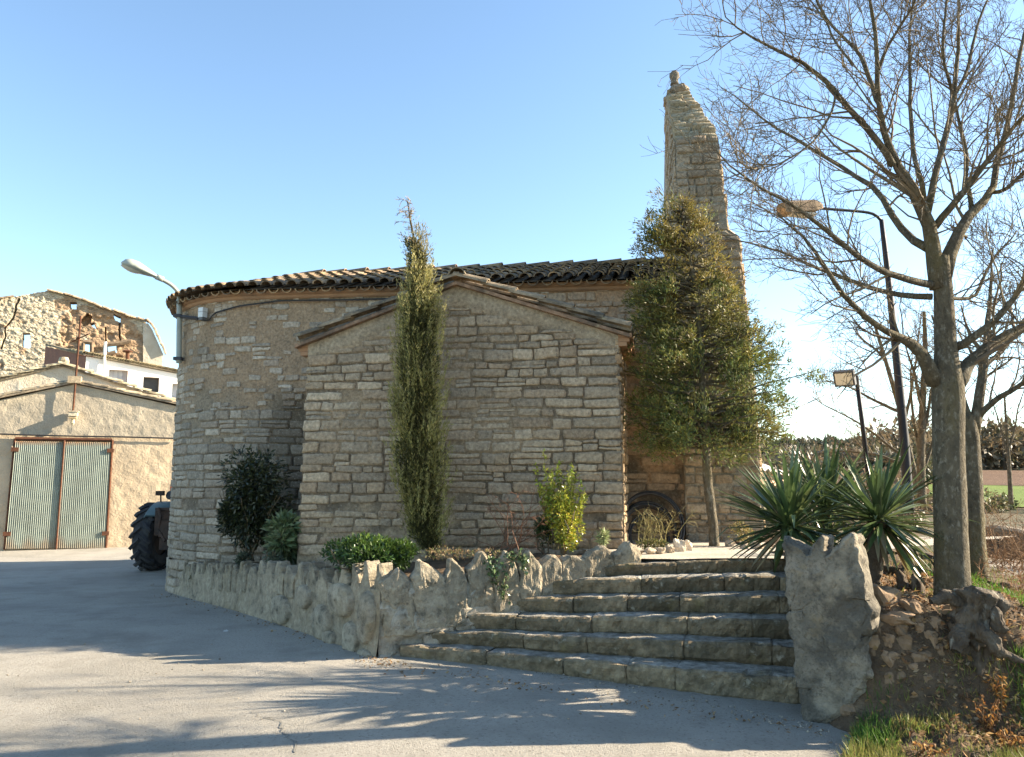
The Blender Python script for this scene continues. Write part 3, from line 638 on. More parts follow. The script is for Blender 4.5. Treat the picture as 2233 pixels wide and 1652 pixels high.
while u < L2 + .2:
    wd = rr.uniform(.20, .32); zt = wt2(u) + rr.uniform(.11, .21) - .05 * (u > 1.4)
    poly_stone(m, tooth(rr, u, u + wd * .98, .30 + rr.uniform(-.05, .05), wt2(u) + rr.uniform(-.02, .03), zt, (-.25 if u < 1. else -.08) * rr.uniform(0, 1)), C0, e2_, np.array([e2_[1], -e2_[0], 0]), rr.uniform(0, 90), rr.uniform(.0, .035), .17, 80, rel=.06, col=np.array([.38, .32, .23]) * rr.uniform(.75, 1.15))
    u += wd; k += 1
m.build('stair_side', M['stone_wet'], rw, smooth=False)

# stairs
stairs = thing('stone_staircase', (.8, 7.0, 0), 'worn broad stone staircase of six steps leading up from the road to the church', 'staircase')
wl = lambda x: C0[1] + (x - C0[0]) / (W0[0] - C0[0]) * (W0[1] - C0[1]) - .0
def lend(px, py):                                    # left end of a step edge, on the wall
    Yv = 7.6
    for _ in range(8): p = at(px, py, Yv); Yv = wl(p[0]) - .03
    return p
Ls = [lend(*p) for p in ((880, 1409), (945, 1380), (1030, 1342), (1135, 1302), (1215, 1264), (1322, 1232))]
zr = [.20, .37, .53, .68, .82, .955]; Rs = [onz(px, py, z) for (px, py), z in zip(((1738, 1478), (1735, 1408), (1730, 1352), (1724, 1302), (1718, 1258), (1712, 1217)), zr)]
for k in range(6):
    m = MB(); A, B = Ls[k].copy(), Rs[k].copy(); zb0 = (Ls[k - 1][2] if k else road_z(A[0], A[1]) - .05) - .03; zb1 = (Rs[k - 1][2] if k else -.05) - .03
    A = A + unit(A - B) * .05; B = B + unit(B - A) * .35
    e = unit(np.array([B[0] - A[0], B[1] - A[1], 0])); bn = np.array([-e[1], e[0], 0])
    L = np.linalg.norm((B - A)[:2]); nxtL, nxtR = (Ls[k + 1], Rs[k + 1]) if k < 5 else (A + bn * .45, B + bn * .45)
    r = np.random.default_rng(100 + k); u = 0; cuts = [0]
    while u < L - .3: u += r.uniform(.38, .95); cuts.append(min(u, L))
    cuts[-1] = L
    for u0, u1 in zip(cuts[:-1], cuts[1:]):
        us = np.concatenate([[0, .012], np.linspace(.04, u1 - u0 - .04, max(3, int((u1 - u0) / .035))), [u1 - u0 - .012, u1 - u0]]) + u0
        f = us / L; zt = lerp(A[2], B[2], f); zb = lerp(zb0, zb1, f); dep = lerp(np.dot(nxtL - A, bn), np.dot(nxtR - B, bn), f) + .12
        h = zt - zb; dj = r.uniform(-.012, .012); hj = r.uniform(-.008, .008)
        endd = .014 * (np.minimum(us - u0, u1 - us) < .008) + .006 * (np.minimum(us - u0, u1 - us) < .03)
        prof = [(.0, .06), (.1, .045), (.3, .012), (.55, .0), (.80, -.008), (.92, .0), (.985, .02), (1.0, .05), (1.0, .15), (1.0, .5), (1.0, 1.0)]
        rows_ = []
        for i, (fz, d) in enumerate(prof):
            dd = d + endd + dj if i < 8 else d * dep
            z = zb + h * fz + hj * (fz > .5) - endd * .4 * (i >= 7)
            p = A * [1, 1, 0] + us[:, None] * e + np.broadcast_to(dd, us.shape)[:, None] * bn + z[:, None] * up
            nn_ = fbm(p * 9 + k * 5) - .5; big = fbm(p * np.array([2.5, 2.5, 6]) + 40 + k) - .5
            n2_ = fbm(p * 26 + k * 3) - .5; chip = sstep(.08, .22, fbm(p * 5.5 + 70 + k) - .5) * (6 <= i <= 8)
            p = p - (nn_ * .065 + big * .06 + n2_ * .03)[:, None] * bn * (1 if i < 8 else 0) + (nn_ * .026 + big * .026 + n2_ * .012)[:, None] * up * (1 if i > 4 else 0) + chip[:, None] * (.035 * bn - .022 * up)
            rows_.append(p)
        col = np.array([.21, .165, .105]) * r.uniform(.65, 1.35); cg = np.array([.31, .29, .25]) * r.uniform(.85, 1.12)
        cols = np.array([[lerp(col, cg, 0 if i < 7 else 1)] * len(us) for i in range(len(prof))])
        m.grid(np.array(rows_), cols)
    m.build('step', M['step'], stairs, smooth=False)

# pier at the right of the stairs
pp0 = np.array([2.13, 5.93, 0]); pn = unit(np.array([-.60, -.80, 0])); pe = np.array([-pn[1], pn[0], 0])
pe = -pe if pe[0] < 0 else pe
def pier_stone(m, out, seed, off, thick_=.24):
    ou3 = np.array([onplane(x - 13 * min(max((x - 1840) / 40, 0), 1), y, pp0, pn) for x, y in out]); poly_stone(m, np.stack([(ou3 - pp0) @ pe, ou3[:, 2]], 1), pp0, pe, pn, seed, off, thick_, 150, rel=.05, side=.07)
m = MB(); pier_stone(m, [(1713, 1200), (1765, 1222), (1803, 1226), (1872, 1190), (1888, 1250), (1904, 1335), (1890, 1400), (1897, 1465), (1860, 1535), (1800, 1572), (1750, 1576), (1740, 1500), (1722, 1340)], 55., -.004, .22)
for k, (o_, pts) in enumerate(((.0, [(1709, 1178), (1722, 1184), (1740, 1190), (1752, 1200), (1757, 1212), (1764, 1208), (1772, 1190), (1780, 1173), (1790, 1169), (1797, 1176), (1799, 1190), (1801, 1213), (1801, 1306), (1776, 1307), (1753, 1331), (1718, 1333), (1712, 1270)]),
                               (.006, [(1802, 1214), (1812, 1207), (1838, 1186), (1858, 1167), (1870, 1166), (1881, 1202), (1891, 1245), (1897, 1276), (1903, 1309), (1802, 1307)]),
                               (-.012, [(1776, 1308), (1903, 1310), (1914, 1337), (1913, 1375), (1896, 1390), (1790, 1383), (1757, 1352), (1754, 1332)]),
                               (.004, [(1718, 1334), (1753, 1333), (1757, 1353), (1790, 1384), (1812, 1440), (1812, 1502), (1737, 1501), (1726, 1395)]),
                               (-.004, [(1792, 1385), (1896, 1391), (1890, 1422), (1900, 1450), (1904, 1471), (1890, 1504), (1813, 1503), (1813, 1440)]),
                               (-.02, [(1737, 1502), (1890, 1505), (1868, 1535), (1835, 1562), (1800, 1577), (1765, 1582), (1748, 1582)]))): pier_stone(m, pts, 3.7 * k + 1, o_)
tag(m.build('stone_pier', M['concrete'], loc=pp0, smooth=True), 'grey lichened stone slab pier with three jagged teeth beside the foot of the stairs', 'stone pier')

# ------------------------------------------------------------------ the bank on the right: terrain, rubble, stump
def bank_z(x, y):
    x = np.asarray(x, float); y = np.asarray(y, float)
    y0 = np.interp(x, [1.8, 2.6, 3.2, 4.2, 6, 10], [5.9, 5.55, 5.45, 5.4, 5.3, 5.2])          # foot of the steep face
    wdt = np.interp(x, [2, 3.3, 3.9, 4.6, 9], [.45, .55, .75, 1.3, 1.8])
    hi_ = np.interp(x, [2, 2.8, 3.6, 4.6, 6, 10], [.92, .88, .80, .62, .55, .6]); hi_ = hi_ + (np.interp(x, [2, 3.5, 6, 10], [.955, .95, .62, .6]) - hi_) * sstep(6.4, 8.0, y)
    foot = sstep(5.0, 5.7, y) * .07 * sstep(1.9, 2.6, x) + .10 * sstep(2.2, 4.5, x)
    z = foot + (hi_ - foot) * sstep(0, 1, (y - y0) / wdt)
    edge = sstep(-.05, .35, x - np.interp(y, [3, 4.2, 4.9, 5.4, 5.9, 6.5], [1.15, 1.45, 1.72, 1.95, 2.2, 2.45]))
    nzv = (fbm(np.stack([x * 2.2, y * 2.2, x * 0 + 3], -1)) - .5) * .16 + (fbm(np.stack([x * 7, y * 7, x * 0], -1)) - .5) * .12 + (fbm(np.stack([x * 19, y * 19, x * 0 + 8], -1)) - .5) * .05
    return -.06 + edge * (z + .06 + nzv * edge)
xs = np.concatenate([np.arange(1.1, 4.6, .03), np.arange(4.6, 13, .25)]); ys = np.concatenate([np.arange(2.6, 7.4, .03), np.arange(7.4, 16, .3)])
X, Y = np.meshgrid(xs, ys, indexing='ij'); Z = bank_z(X, Y) * sstep(15.5, 12.5, Y) - .05 * sstep(12, 15, Y)
keep = ~((X < 2.72) & (Y > 6.0))
g = MB(); g.grid(np.stack([X, Y, np.where((X < 2.55) & (Y > 6.05), -.3, Z)], -1)); struct(g.build('earth_bank', M['soil'], smooth=True))

# stones bedded in the earth face: each a stone of its own
rk = np.random.default_rng(21)
def bank_at(px, py):                                   # where the sight line meets the bank
    r_ = ray(px, py); t = np.arange(3.5, 9, .01); p = np.array([0, 0, EYE]) + t[:, None] * r_; hit = p[:, 2] < bank_z(p[:, 0], p[:, 1]); k = int(np.argmax(hit)) if hit.any() else -1
    return p[k]
for i, (px, py, r_, sq) in enumerate([(1945, 1345, .085, (1.5, .7, .45)), (1925, 1310, .10, (1, .8, 1)), (2010, 1378, .05, (.7, .7, 1.3)), (1970, 1400, .055, (1, .8, 1)), (2042, 1365, .06, (.8, .7, 1.1)), (1985, 1322, .06, (1.2, .8, .7)), (2060, 1335, .07, (1.2, .8, .7)),
                                       (2000, 1352, .05, (1, 1, .8)), (2035, 1400, .05, (.7, .7, 1.1)), (1950, 1430, .04, (1.2, .8, .6)), (2085, 1370, .05, (1, .8, .8)), (1855, 1546, .045, (1, 1, .9)), (2065, 1404, .045, (1, .8, 1)), (1965, 1372, .045, (1.1, .8, .8))] + [(rk.uniform(1905, 2090), rk.uniform(1335, 1490), rk.uniform(.018, .05), (rk.uniform(.8, 1.4), .8, rk.uniform(.6, 1.1))) for _ in range(34)]):
    p = bank_at(px, py); m = MB(); rock(m, p + np.array([0, .03, -.01]), r_ * 1.25, np.array([.235, .16, .098]) * rk.uniform(.75, 1.25), 3.1 * i + 1, sq, facet=.9)
    tag(m.build('bank_stone', M['pebble'], loc=p, smooth=False), 'brown stone bedded in the crumbling earth bank beside the stone pier' if i != 11 else 'pale rounded stone lying at the foot of the stone pier', 'stone', 'stones in the earth bank' if i != 11 else None)
# gnarled stump
SP = bank_at(2140, 1400); SP[2] -= .12
st = MB()
def blob_tube(mb, pts, rad, sides=14, amp=.4, sc_=9, col=(1, 1, 1), k=26):
    P = np.asarray(pts, float); t = np.linspace(0, len(P) - 1, k); Q = np.stack([np.interp(t, range(len(P)), P[:, j]) for j in range(3)], 1); Rr = np.interp(t, range(len(P)), rad)
    for _ in range(3): Q[1:-1] = (Q[:-2] + Q[2:] + 2 * Q[1:-1]) / 4
    T = unit(np.gradient(Q, axis=0)); ref = np.array([0, 1., .2]); A = unit(np.cross(T, ref)); B = np.cross(T, A); th = np.linspace(0, 2 * np.pi, sides + 1)[:-1]
    dirs = np.cos(th)[None, :, None] * A[:, None] + np.sin(th)[None, :, None] * B[:, None]; base = Q[:, None] + dirs * Rr[:, None, None]
    rr_ = Rr[:, None] * (1 + amp * 2 * (fbm(base * sc_) - .5) + amp * 1.1 * (fbm(base * sc_ * np.array([3.6, 3.6, 1.2])) - .5)); mb.grid(Q[:, None] + dirs * rr_[..., None], col, closed=True)
bp = lambda px, py, d=0.0: at(px, py, SP[1] + d)
blob_tube(st, [bp(2120, 1455, .1), bp(2125, 1400, .05), bp(2130, 1345, .0), bp(2140, 1300, -.02), bp(2143, 1283, -.02)], [.16, .15, .13, .12, .07], sides=64, amp=.75, sc_=8, k=110)
blob_tube(st, [bp(2150, 1330, -.05), bp(2172, 1345, -.13), bp(2180, 1370, -.15), bp(2196, 1378, -.17)], [.08, .05, .04, .022], sides=24, amp=.6, sc_=14)
blob_tube(st, [bp(2135, 1380, -.1), bp(2160, 1392, -.16), bp(2172, 1418, -.17), bp(2200, 1430, -.2), bp(2232, 1443, -.24)], [.06, .05, .045, .03, .018], sides=24, amp=.6, sc_=14)
blob_tube(st, [bp(2165, 1300, .0), bp(2176, 1320, -.08), bp(2180, 1340, -.1)], [.05, .06, .03], sides=24, amp=.6, sc_=12)
blob_tube(st, [bp(2108, 1370, .0), bp(2090, 1390, -.1), bp(2082, 1420, -.13)], [.07, .06, .03], sides=24, amp=.6, sc_=12)
blob_tube(st, [bp(2090, 1310, .05), bp(2060, 1300, .02), bp(2030, 1312, .0)], [.06, .05, .02], sides=12, amp=.6, sc_=12)
tag(st.build('tree_stump', M['root'], loc=SP, smooth=False), 'gnarled weathered tree stump with twisted roots on the earth bank below the big bare tree', 'tree stump')
for i, (px, py) in enumerate(((2000, 1275), (1968, 1265))):
    p = bank_at(px, py + 20); m = MB(); blob_tube(m, [p + [0, 0, -.08], at(px, py, p[1] - .02), at(px - 10, py - 22, p[1] - .03)], [.06, .05, .012], sides=12, amp=.7, sc_=16)
    tag(m.build('root_stub', M['root'], loc=p, smooth=True), ('short pointed root stub rising from the bank left of the big tree trunk', 'leftmost short root stub on the bank beside the stone pier')[i], 'root')

# ------------------------------------------------------------------ bare trees
def resample(P, R_, k):
    P = np.asarray(P, float); d = np.concatenate([[0], np.cumsum(np.linalg.norm(np.diff(P, axis=0), axis=1))]); t = np.linspace(0, d[-1], k)
    Q = np.stack([np.interp(t, d, P[:, j]) for j in range(3)], 1); r = np.interp(t, d, R_)
    for _ in range(2): Q[1:-1] = (Q[:-2] + Q[2:] + 2 * Q[1:-1]) / 4
    return Q, r
def spawn(P, R_, n_, l0, l1, a0, a1, r, tmin=.15, k=6, rs=.55, upb=.12, wob=.22, rmin=.0018, flat=None):
    N, K, _ = P.shape; idx = np.repeat(np.arange(N), n_); t = r.uniform(tmin, 1, len(idx)) * (K - 1.001); i = t.astype(int); f = (t - i)[:, None]
    base = P[idx, i] * (1 - f) + P[idx, i + 1] * f; tan = unit(P[idx, i + 1] - P[idx, i]); r0 = np.maximum((R_[idx, i] * (1 - f[:, 0]) + R_[idx, i + 1] * f[:, 0]) * rs, rmin)
    pr = unit(np.cross(tan, r.normal(size=tan.shape))); an = r.uniform(a0, a1, len(idx))[:, None]; d = unit(tan * np.cos(an) + pr * np.sin(an) + [0, 0, upb])
    Ln = (r.uniform(l0, l1, len(idx)) * (1 - .45 * t / (K - 1)))[:, None]; pts = [base]; p = base
    for j in range(k - 1): p = p + d * Ln / (k - 1); pts.append(p); d = unit(d + r.normal(size=d.shape) * wob + [0, 0, upb * .35])
    return np.stack(pts, 1), r0[:, None] * np.linspace(1, .35, k)[None]
T3 = lambda pts, Y0: [at(x, y, Y0 + dy) for x, y, dy in pts]
def c5(pts): return [(1527.5 + .4204 * x, .4204 * y, d) for x, y, d in pts]          # traced limb points
def bare_tree(name, label, loc, trunk, limbs, Y0, rr_, group=None, lv=((10, .5, 1.3), (7, .25, .6), (4, .12, .3)), kk=16, twigmat='twig', lines=True, rmin=.0022):
    t = thing(name, loc, label, 'tree', group); m = MB(); lim = []
    for pts, rad in trunk:
        Q, r_ = resample(pts, rad, 44); m.tubes(Q[None], (r_ * (1 + .10 * (fbm(Q * 6) - .5)))[None], 18)
    for pts, rad in limbs:
        Q, r_ = resample(pts, rad, kk); r_ = r_ * .90; Q[1:-1] += (fbm(Q[1:-1, None] * 2.2 + np.array([[0, 0, 0], [9, 0, 0], [0, 9, 0]])) - .5) * .10
        m.tubes(Q[None], r_[None], 9); lim.append((Q, r_))
    m.build('trunk', M['bark'], t, smooth=True)
    P = np.stack([q for q, _ in lim]); Rr = np.stack([q for _, q in lim]); b = MB(); tw = MB()
    col = (1, 1, 1); P1, R1 = spawn(P, Rr, lv[0][0], lv[0][1], lv[0][2], .5, 1.1, rr_, rs=.40, rmin=rmin * 2.2, wob=.16); b.tubes(P1, R1, 4)
    P2, R2 = spawn(P1, R1, lv[1][0], lv[1][1], lv[1][2], .45, 1.1, rr_, rs=.6, rmin=rmin * 1.3); b.tubes(P2, R2, 3)
    P3, R3 = spawn(P2, R2, lv[2][0], lv[2][1], lv[2][2], .4, 1.2, rr_, rs=.7, k=4, rmin=rmin); b.tubes(P3, np.maximum(R3, rmin * .7), 3)
    P4, R4 = spawn(P, Rr, lv[0][0], lv[1][1] * .6, lv[1][2], .6, 1.4, rr_, rs=.2, rmin=rmin); b.tubes(P4, np.maximum(R4, rmin * .7), 3)
    b.build('branches', M[twigmat], t)
    return t
r0 = np.random.default_rng(3); Yt = 6.2
tb = at(2075, 1305, Yt)
trunk = [(T3([(2078, 1330, .0), (2076, 1250, 0), (2072, 1100, 0), (2068, 950, 0), (2068, 850, 0), (2062, 760, 0), (2058, 640, 0), (2050, 560, 0)], Yt), [.140, .124, .118, .116, .118, .082, .072, .064])]
L = []
def limb(pts, rad): L.append((T3(c5(pts), Yt), rad))
limb([(1235, 1500, 0), (1210, 1280, 0), (1170, 1100, -.05), (1050, 950, -.2), (1000, 850, -.3), (940, 650, -.4), (920, 370, -.5), (870, 0, -.6), (850, -200, -.7)], [.075, .065, .055, .045, .036, .025, .02, .012, .006])
limb([(1255, 1450, 0), (1300, 1300, .05), (1350, 1190, .1), (1420, 1100, .2), (1500, 1000, .3), (1590, 650, .5), (1650, 350, .6), (1690, 150, .7), (1710, -100, .7)], [.075, .062, .05, .042, .032, .024, .02, .014, .007])
limb([(1180, 1290, 0), (1080, 1240, .2), (960, 1110, .4), (880, 960, .6), (800, 900, .7), (600, 780, .9), (400, 680, 1.1), (250, 560, 1.2), (100, 450, 1.3)], [.04, .036, .03, .026, .022, .018, .013, .009, .004])
limb([(1170, 1130, 0), (1220, 900, .1), (1290, 650, .2), (1310, 500, .3), (1330, 300, .3), (1335, 0, .4), (1335, -200, .4)], [.035, .03, .027, .024, .019, .012, .007])
limb([(1310, 510, .3), (1350, 450, .3), (1400, 280, .4), (1430, 100, .5), (1480, 0, .5), (1560, -160, .6)], [.018, .017, .015, .012, .01, .004])
limb([(1305, 520, .3), (1290, 460, .2), (1260, 330, .1), (1270, 0, .1), (1260, -160, 0)], [.017, .016, .013, .010, .005])
limb([(1215, 1180, 0), (1300, 1080, -.1), (1390, 950, -.2), (1430, 870, -.3), (1530, 770, -.4), (1590, 670, -.5), (1690, 570, -.6), (1800, 430, -.7)], [.034, .03, .026, .024, .02, .017, .013, .008])
limb([(1405, 1100, .2), (1380, 950, .3), (1370, 720, .4), (1320, 600, .4), (1290, 400, .5)], [.024, .021, .018, .013, .008])
limb([(1215, 1480, 0), (1050, 1460, -.2), (950, 1400, -.3), (850, 1340, -.4), (700, 1240, -.5), (580, 1150, -.6), (480, 1050, -.7), (300, 950, -.8), (80, 780, -.9)], [.034, .03, .027, .024, .02, .017, .013, .010, .004])
limb([(1200, 1540, 0), (1050, 1530, .2), (850, 1490, .3), (680, 1440, .4), (480, 1350, .5), (300, 1290, .6), (130, 1230, .7)], [.03, .025, .021, .017, .013, .009, .004])
limb([(1000, 860, -.3), (870, 650, -.4), (700, 480, -.5), (600, 350, -.5), (450, 280, -.6), (280, 200, -.7), (130, 90, -.8)], [.03, .027, .022, .018, .014, .010, .004])
limb([(940, 560, -.4), (850, 340, -.3), (800, 260, -.2), (690, 170, -.1), (610, 60, .0), (560, -120, .1)], [.022, .018, .015, .012, .010, .004])
limb([(1160, 1040, 0), (1090, 700, .3), (1080, 400, .5), (1090, 100, .6), (1110, -60, .6)], [.024, .020, .016, .012, .006])
limb([(920, 370, -.5), (960, 250, -.6), (1050, 100, -.7), (1130, -40, -.8)], [.016, .013, .010, .006])
limb([(1220, 1990, 0), (1190, 1900, -.02), (1120, 1780, -.1), (1000, 1740, -.2), (900, 1670, -.3), (700, 1480, -.5), (620, 1290, -.6), (520, 1220, -.6), (400, 1110, -.7)], [.072, .062, .046, .03, .025, .02, .015, .011, .005])
limb([(1320, 2000, 0), (1390, 1880, .05), (1480, 1800, .1), (1690, 1700, .2), (1900, 1500, .3)], [.080, .058, .046, .034, .014])
limb([(1330, 1800, 0), (1440, 1720, -.1), (1560, 1640, -.2), (1690, 1480, -.3), (1800, 1300, -.3)], [.04, .034, .028, .02, .01])
limb([(1250, 1500, 0), (1330, 1560, .2), (1430, 1560, .3), (1520, 1330, .4), (1640, 1200, .5)], [.022, .018, .015, .012, .006])
limb([(790, 340, -.3), (700, 230, -.2), (620, 90, -.1), (520, -60, 0)], [.012, .010, .008, .004])
limb([(700, 480, -.5), (640, 700, -.6), (560, 800, -.6), (360, 860, -.7), (180, 850, -.8)], [.010, .009, .008, .006, .003])
limb([(1500, 1000, .3), (1560, 980, .2), (1660, 900, .1), (1790, 800, 0)], [.02, .018, .014, .008])
bare_tree('bare_tree', 'large leafless tree with thick grey trunk on the bank at the right edge', tb, trunk, L, Yt, r0, lv=((15, .4, 1.15), (6, .2, .55), (4, .08, .28)))
# second tree close behind
L = []; Yb = 7.6; c6 = lambda pts: [(1527.5 + .4204 * x, 624.9 + .4204 * y, d) for x, y, d in pts]
trunk = [(T3([(2126, 1260, 0), (2122, 1180, 0), (2118, 1050, 0), (2114, 960, 0), (2108, 905, 0)], Yb), [.125, .105, .098, .092, .08])]
def limb6(pts, rad): L.append((T3(c6(pts), Yb), rad))
limb6([(1400, 740, 0), (1385, 650, 0), (1345, 560, .1), (1300, 450, .2), (1250, 300, .4), (1200, 150, .5)], [.06, .04, .036, .03, .02, .01])
limb6([(1415, 760, 0), (1440, 690, 0), (1450, 500, 0), (1455, 420, .1), (1480, 250, .2), (1500, 50, .3), (1520, -200, .4)], [.07, .055, .05, .045, .035, .02, .008])
limb6([(1440, 690, 0), (1520, 600, -.1), (1600, 550, -.2), (1690, 480, -.3), (1800, 380, -.4)], [.035, .03, .026, .02, .01])
limb6([(1455, 420, .1), (1540, 350, .2), (1640, 230, .3), (1720, 100, .3)], [.03, .024, .018, .008])
bare_tree('bare_tree', 'slimmer forked leafless tree standing just behind the big bare tree', at(2126, 1230, Yb), trunk, L, Yb, r0, lv=((9, .4, 1.0), (5, .2, .5), (3, .1, .3)))
# three thin bare trees farther back
for i, (Yc, tr, lms, lab) in enumerate([
    (15, [(2003, 1075, 0), (1985, 1000, 0), (1965, 900, 0), (1935, 800, 0), (1905, 700, 0)], [[(1985, 1000, 0), (1960, 990, 0), (1890, 930, .3), (1830, 905, .4), (1770, 865, .5)], [(1965, 900, 0), (1900, 870, .3), (1850, 840, .4), (1800, 830, .4)], [(1940, 810, 0), (1920, 770, 0), (1880, 740, 0), (1850, 700, 0)], [(1970, 930, 0), (1990, 850, -.2), (2000, 760, -.3), (2010, 680, -.3)], [(1990, 1020, 0), (1900, 985, .3), (1850, 985, .5), (1800, 990, .6)]], 'thin leaning leafless tree behind the floodlight post'),
    (13, [(2010, 1100, 0), (2008, 1000, 0), (2012, 880, 0), (2018, 760, 0), (2015, 680, 0)], [[(2008, 1010, 0), (1995, 930, .1), (1985, 850, .1), (1990, 760, .1)], [(2010, 960, 0), (2025, 900, 0), (2040, 820, -.1), (2060, 740, 0)], [(2008, 1040, 0), (2030, 980, .1), (2050, 920, 0), (2056, 850, 0)], [(2012, 890, 0), (1990, 800, 0), (1970, 740, 0)]], 'thin upright leafless tree between the lamp post and the big trunk'),
    (17, [(2205, 1100, 0), (2200, 1010, 0), (2195, 940, 0), (2190, 860, 0)], [[(2200, 1000, 0), (2180, 930, 0), (2160, 860, 0)], [(2200, 980, 0), (2222, 900, 0), (2240, 820, 0)]], 'small leafless tree far right beyond the second trunk')]):
    rs_ = .075 if i < 2 else .05
    bare_tree('bare_tree', lab, at(*tr[0][:2], Yc), [(T3(tr, Yc), list(np.linspace(rs_, rs_ * .35, len(tr))))], [(T3(q, Yc), list(np.linspace(rs_ * .5, .008, len(q)))) for q in lms], Yc, r0, lv=((9, .5, 1.3), (5, .25, .7), (3, .15, .4)), kk=10, rmin=.0035)

# ------------------------------------------------------------------ evergreen crowns
def greens(pal, N, r, j=.25): 
    p = np.asarray(pal); return p[r.integers(len(p), size=N)] * r.uniform(1 - j, 1 + j, (N, 1))
def profile_crown(mb, prof, Y0, N, r, pal, L=(.05, .10), Wd=(.008, .016), depth=1.0, upb=.8, gate=.42, gs=5., tips=None, yoff=0., shell=.55):
    prof = np.asarray(prof, float); py = r.uniform(prof[0, 0], prof[-1, 0], N * 3)
    xl = np.interp(py, prof[:, 0], prof[:, 1]); xr = np.interp(py, prof[:, 0], prof[:, 2]); wg = (xr - xl); kp = r.random(N * 3) < wg / wg.max(); py, xl, xr = py[kp], xl[kp], xr[kp]
    n_ = len(py); th = r.uniform(0, 2 * np.pi, n_); rad = r.uniform(0, 1, n_) ** shell; sc_ = Y0 / F
    px = (xl + xr) / 2 + (xr - xl) / 2 * rad * np.cos(th); dy = (xr - xl) / 2 * sc_ * depth * rad * np.sin(th)
    C = np.array([at(a_, b_, Y0) for a_, b_ in zip(px, py)]); C[:, 1] += dy + yoff
    kp = fbm(C * np.asarray(gs)) + .12 * r.random(n_) > gate; C = C[kp]; th = th[kp]; rad = rad[kp]
    C = C + (fbm(C * 9 + np.array([3, 1, 2.]))[:, None] - .5) * .12 * np.stack([np.cos(th), np.sin(th), th * 0], 1)
    D = np.stack([np.cos(th) * rad, np.sin(th) * rad, np.full(len(C), upb)], 1) + r.normal(size=(len(C), 3)) * .35
    col = greens(pal, len(C), r)
    if tips is not None: col = tips(C, col, rad)
    mb.leaves(C, D, r.uniform(*L, len(C)), r.uniform(*Wd, len(C)), col)
    return C
rc = np.random.default_rng(12)
# columnar cypress in front of the sacristy
Yc_ = 9.25; cy = thing('cypress', at(940, 1218, Yc_), 'narrow columnar cypress with bent wispy tip in front of the sacristy', 'tree')
m = MB(); m.tubes(*[q[None] for q in resample([at(942, 1235, Yc_), at(938, 1180, Yc_), at(930, 1000, Yc_ - .1), at(915, 800, Yc_ - .1), at(915, 650, Yc_ - .1), at(903, 520, Yc_ - .1), at(893, 470, Yc_ - .1), at(888, 440, Yc_ - .1)], [.06, .05, .04, .03, .02, .014, .008, .004], 40)], 8)
m.build('trunk', M['bark'], cy, smooth=True)
prof = [(500, 884, 904), (530, 880, 918), (560, 884, 934), (600, 888, 942), (640, 884, 944), (670, 880, 955), (700, 868, 964), (760, 862, 968), (820, 858, 966), (850, 874, 958), (890, 852, 968), (940, 868, 962), (980, 848, 970), (1030, 858, 972), (1060, 862, 970), (1100, 880, 973), (1140, 884, 973), (1170, 894, 972), (1200, 915, 966)]
m = MB()
def cytips(C, col, rad):
    hz = sstep(3.7, 4.6, C[:, 2])[:, None]; b = (rad > .8)[:, None] * .35
    return lerp(col, np.array([.27, .24, .13]), np.clip(hz * .75 + b, 0, .9))
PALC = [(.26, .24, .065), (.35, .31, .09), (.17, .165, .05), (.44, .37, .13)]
pa = np.array(prof, float)
def plumes(m, pa, Y0, K, r, pal, ln, wd, per, L, Wl, upv, tips, dep=1.0, yoff=0., jit=.14):
    for k in range(K):
        py = r.uniform(pa[0, 0] + 10, pa[-1, 0]); xl, xr = np.interp(py, pa[:, 0], pa[:, 1]), np.interp(py, pa[:, 0], pa[:, 2])
        if r.random() > (xr - xl) / (pa[:, 2] - pa[:, 1]).max() + .15: continue
        t_ = np.sign(r.uniform(-1, 1)) * r.random() ** .6; hw = (xr - xl) / 2 * .78; b = at((xl + xr) / 2 + hw * t_, py, Y0); b[1] += math.sqrt(max(0, 1 - t_ ** 2)) * hw * Y0 / F * dep * r.uniform(-1, .8) + yoff
        outd = np.array([t_, -.5, 0]); ax_ = unit(np.array([0, 0, 1.]) * upv + outd * r.uniform(.15, 1) * (1 - upv * .75) + r.normal(size=3) * jit); l_ = r.uniform(*ln); w_ = r.uniform(*wd); s_ = r.random(per)
        C = b + (s_ - .35)[:, None] * l_ * ax_ + r.normal(size=(per, 3)) * (w_ * np.sin(np.pi * (s_ * .85 + .12)) ** .8)[:, None] * .5; col = greens(pal, per, r, .18) * r.uniform(.72, 1.3)
        D = ax_ + (C - b - (s_ - .35)[:, None] * l_ * ax_) / w_ * .7 + r.normal(size=(per, 3)) * .3; m.leaves(C, D, r.uniform(*L, per), r.uniform(*Wl, per), tips(C, col, s_))
plumes(m, pa, Yc_, 300, rc, PALC, (.20, .50), (.05, .11), 75, (.03, .06), (.006, .012), .93, cytips, yoff=-.1, jit=.10)
profile_crown(m, [(p_[0], (p_[1] + p_[2]) / 2 - (p_[2] - p_[1]) * .36, (p_[1] + p_[2]) / 2 + (p_[2] - p_[1]) * .36) for p_ in prof[1:]], Yc_, 9000, rc, [(.07, .07, .024), (.10, .095, .034)], L=(.04, .08), Wd=(.010, .018), gate=.0, gs=6, yoff=-.1, shell=.8)
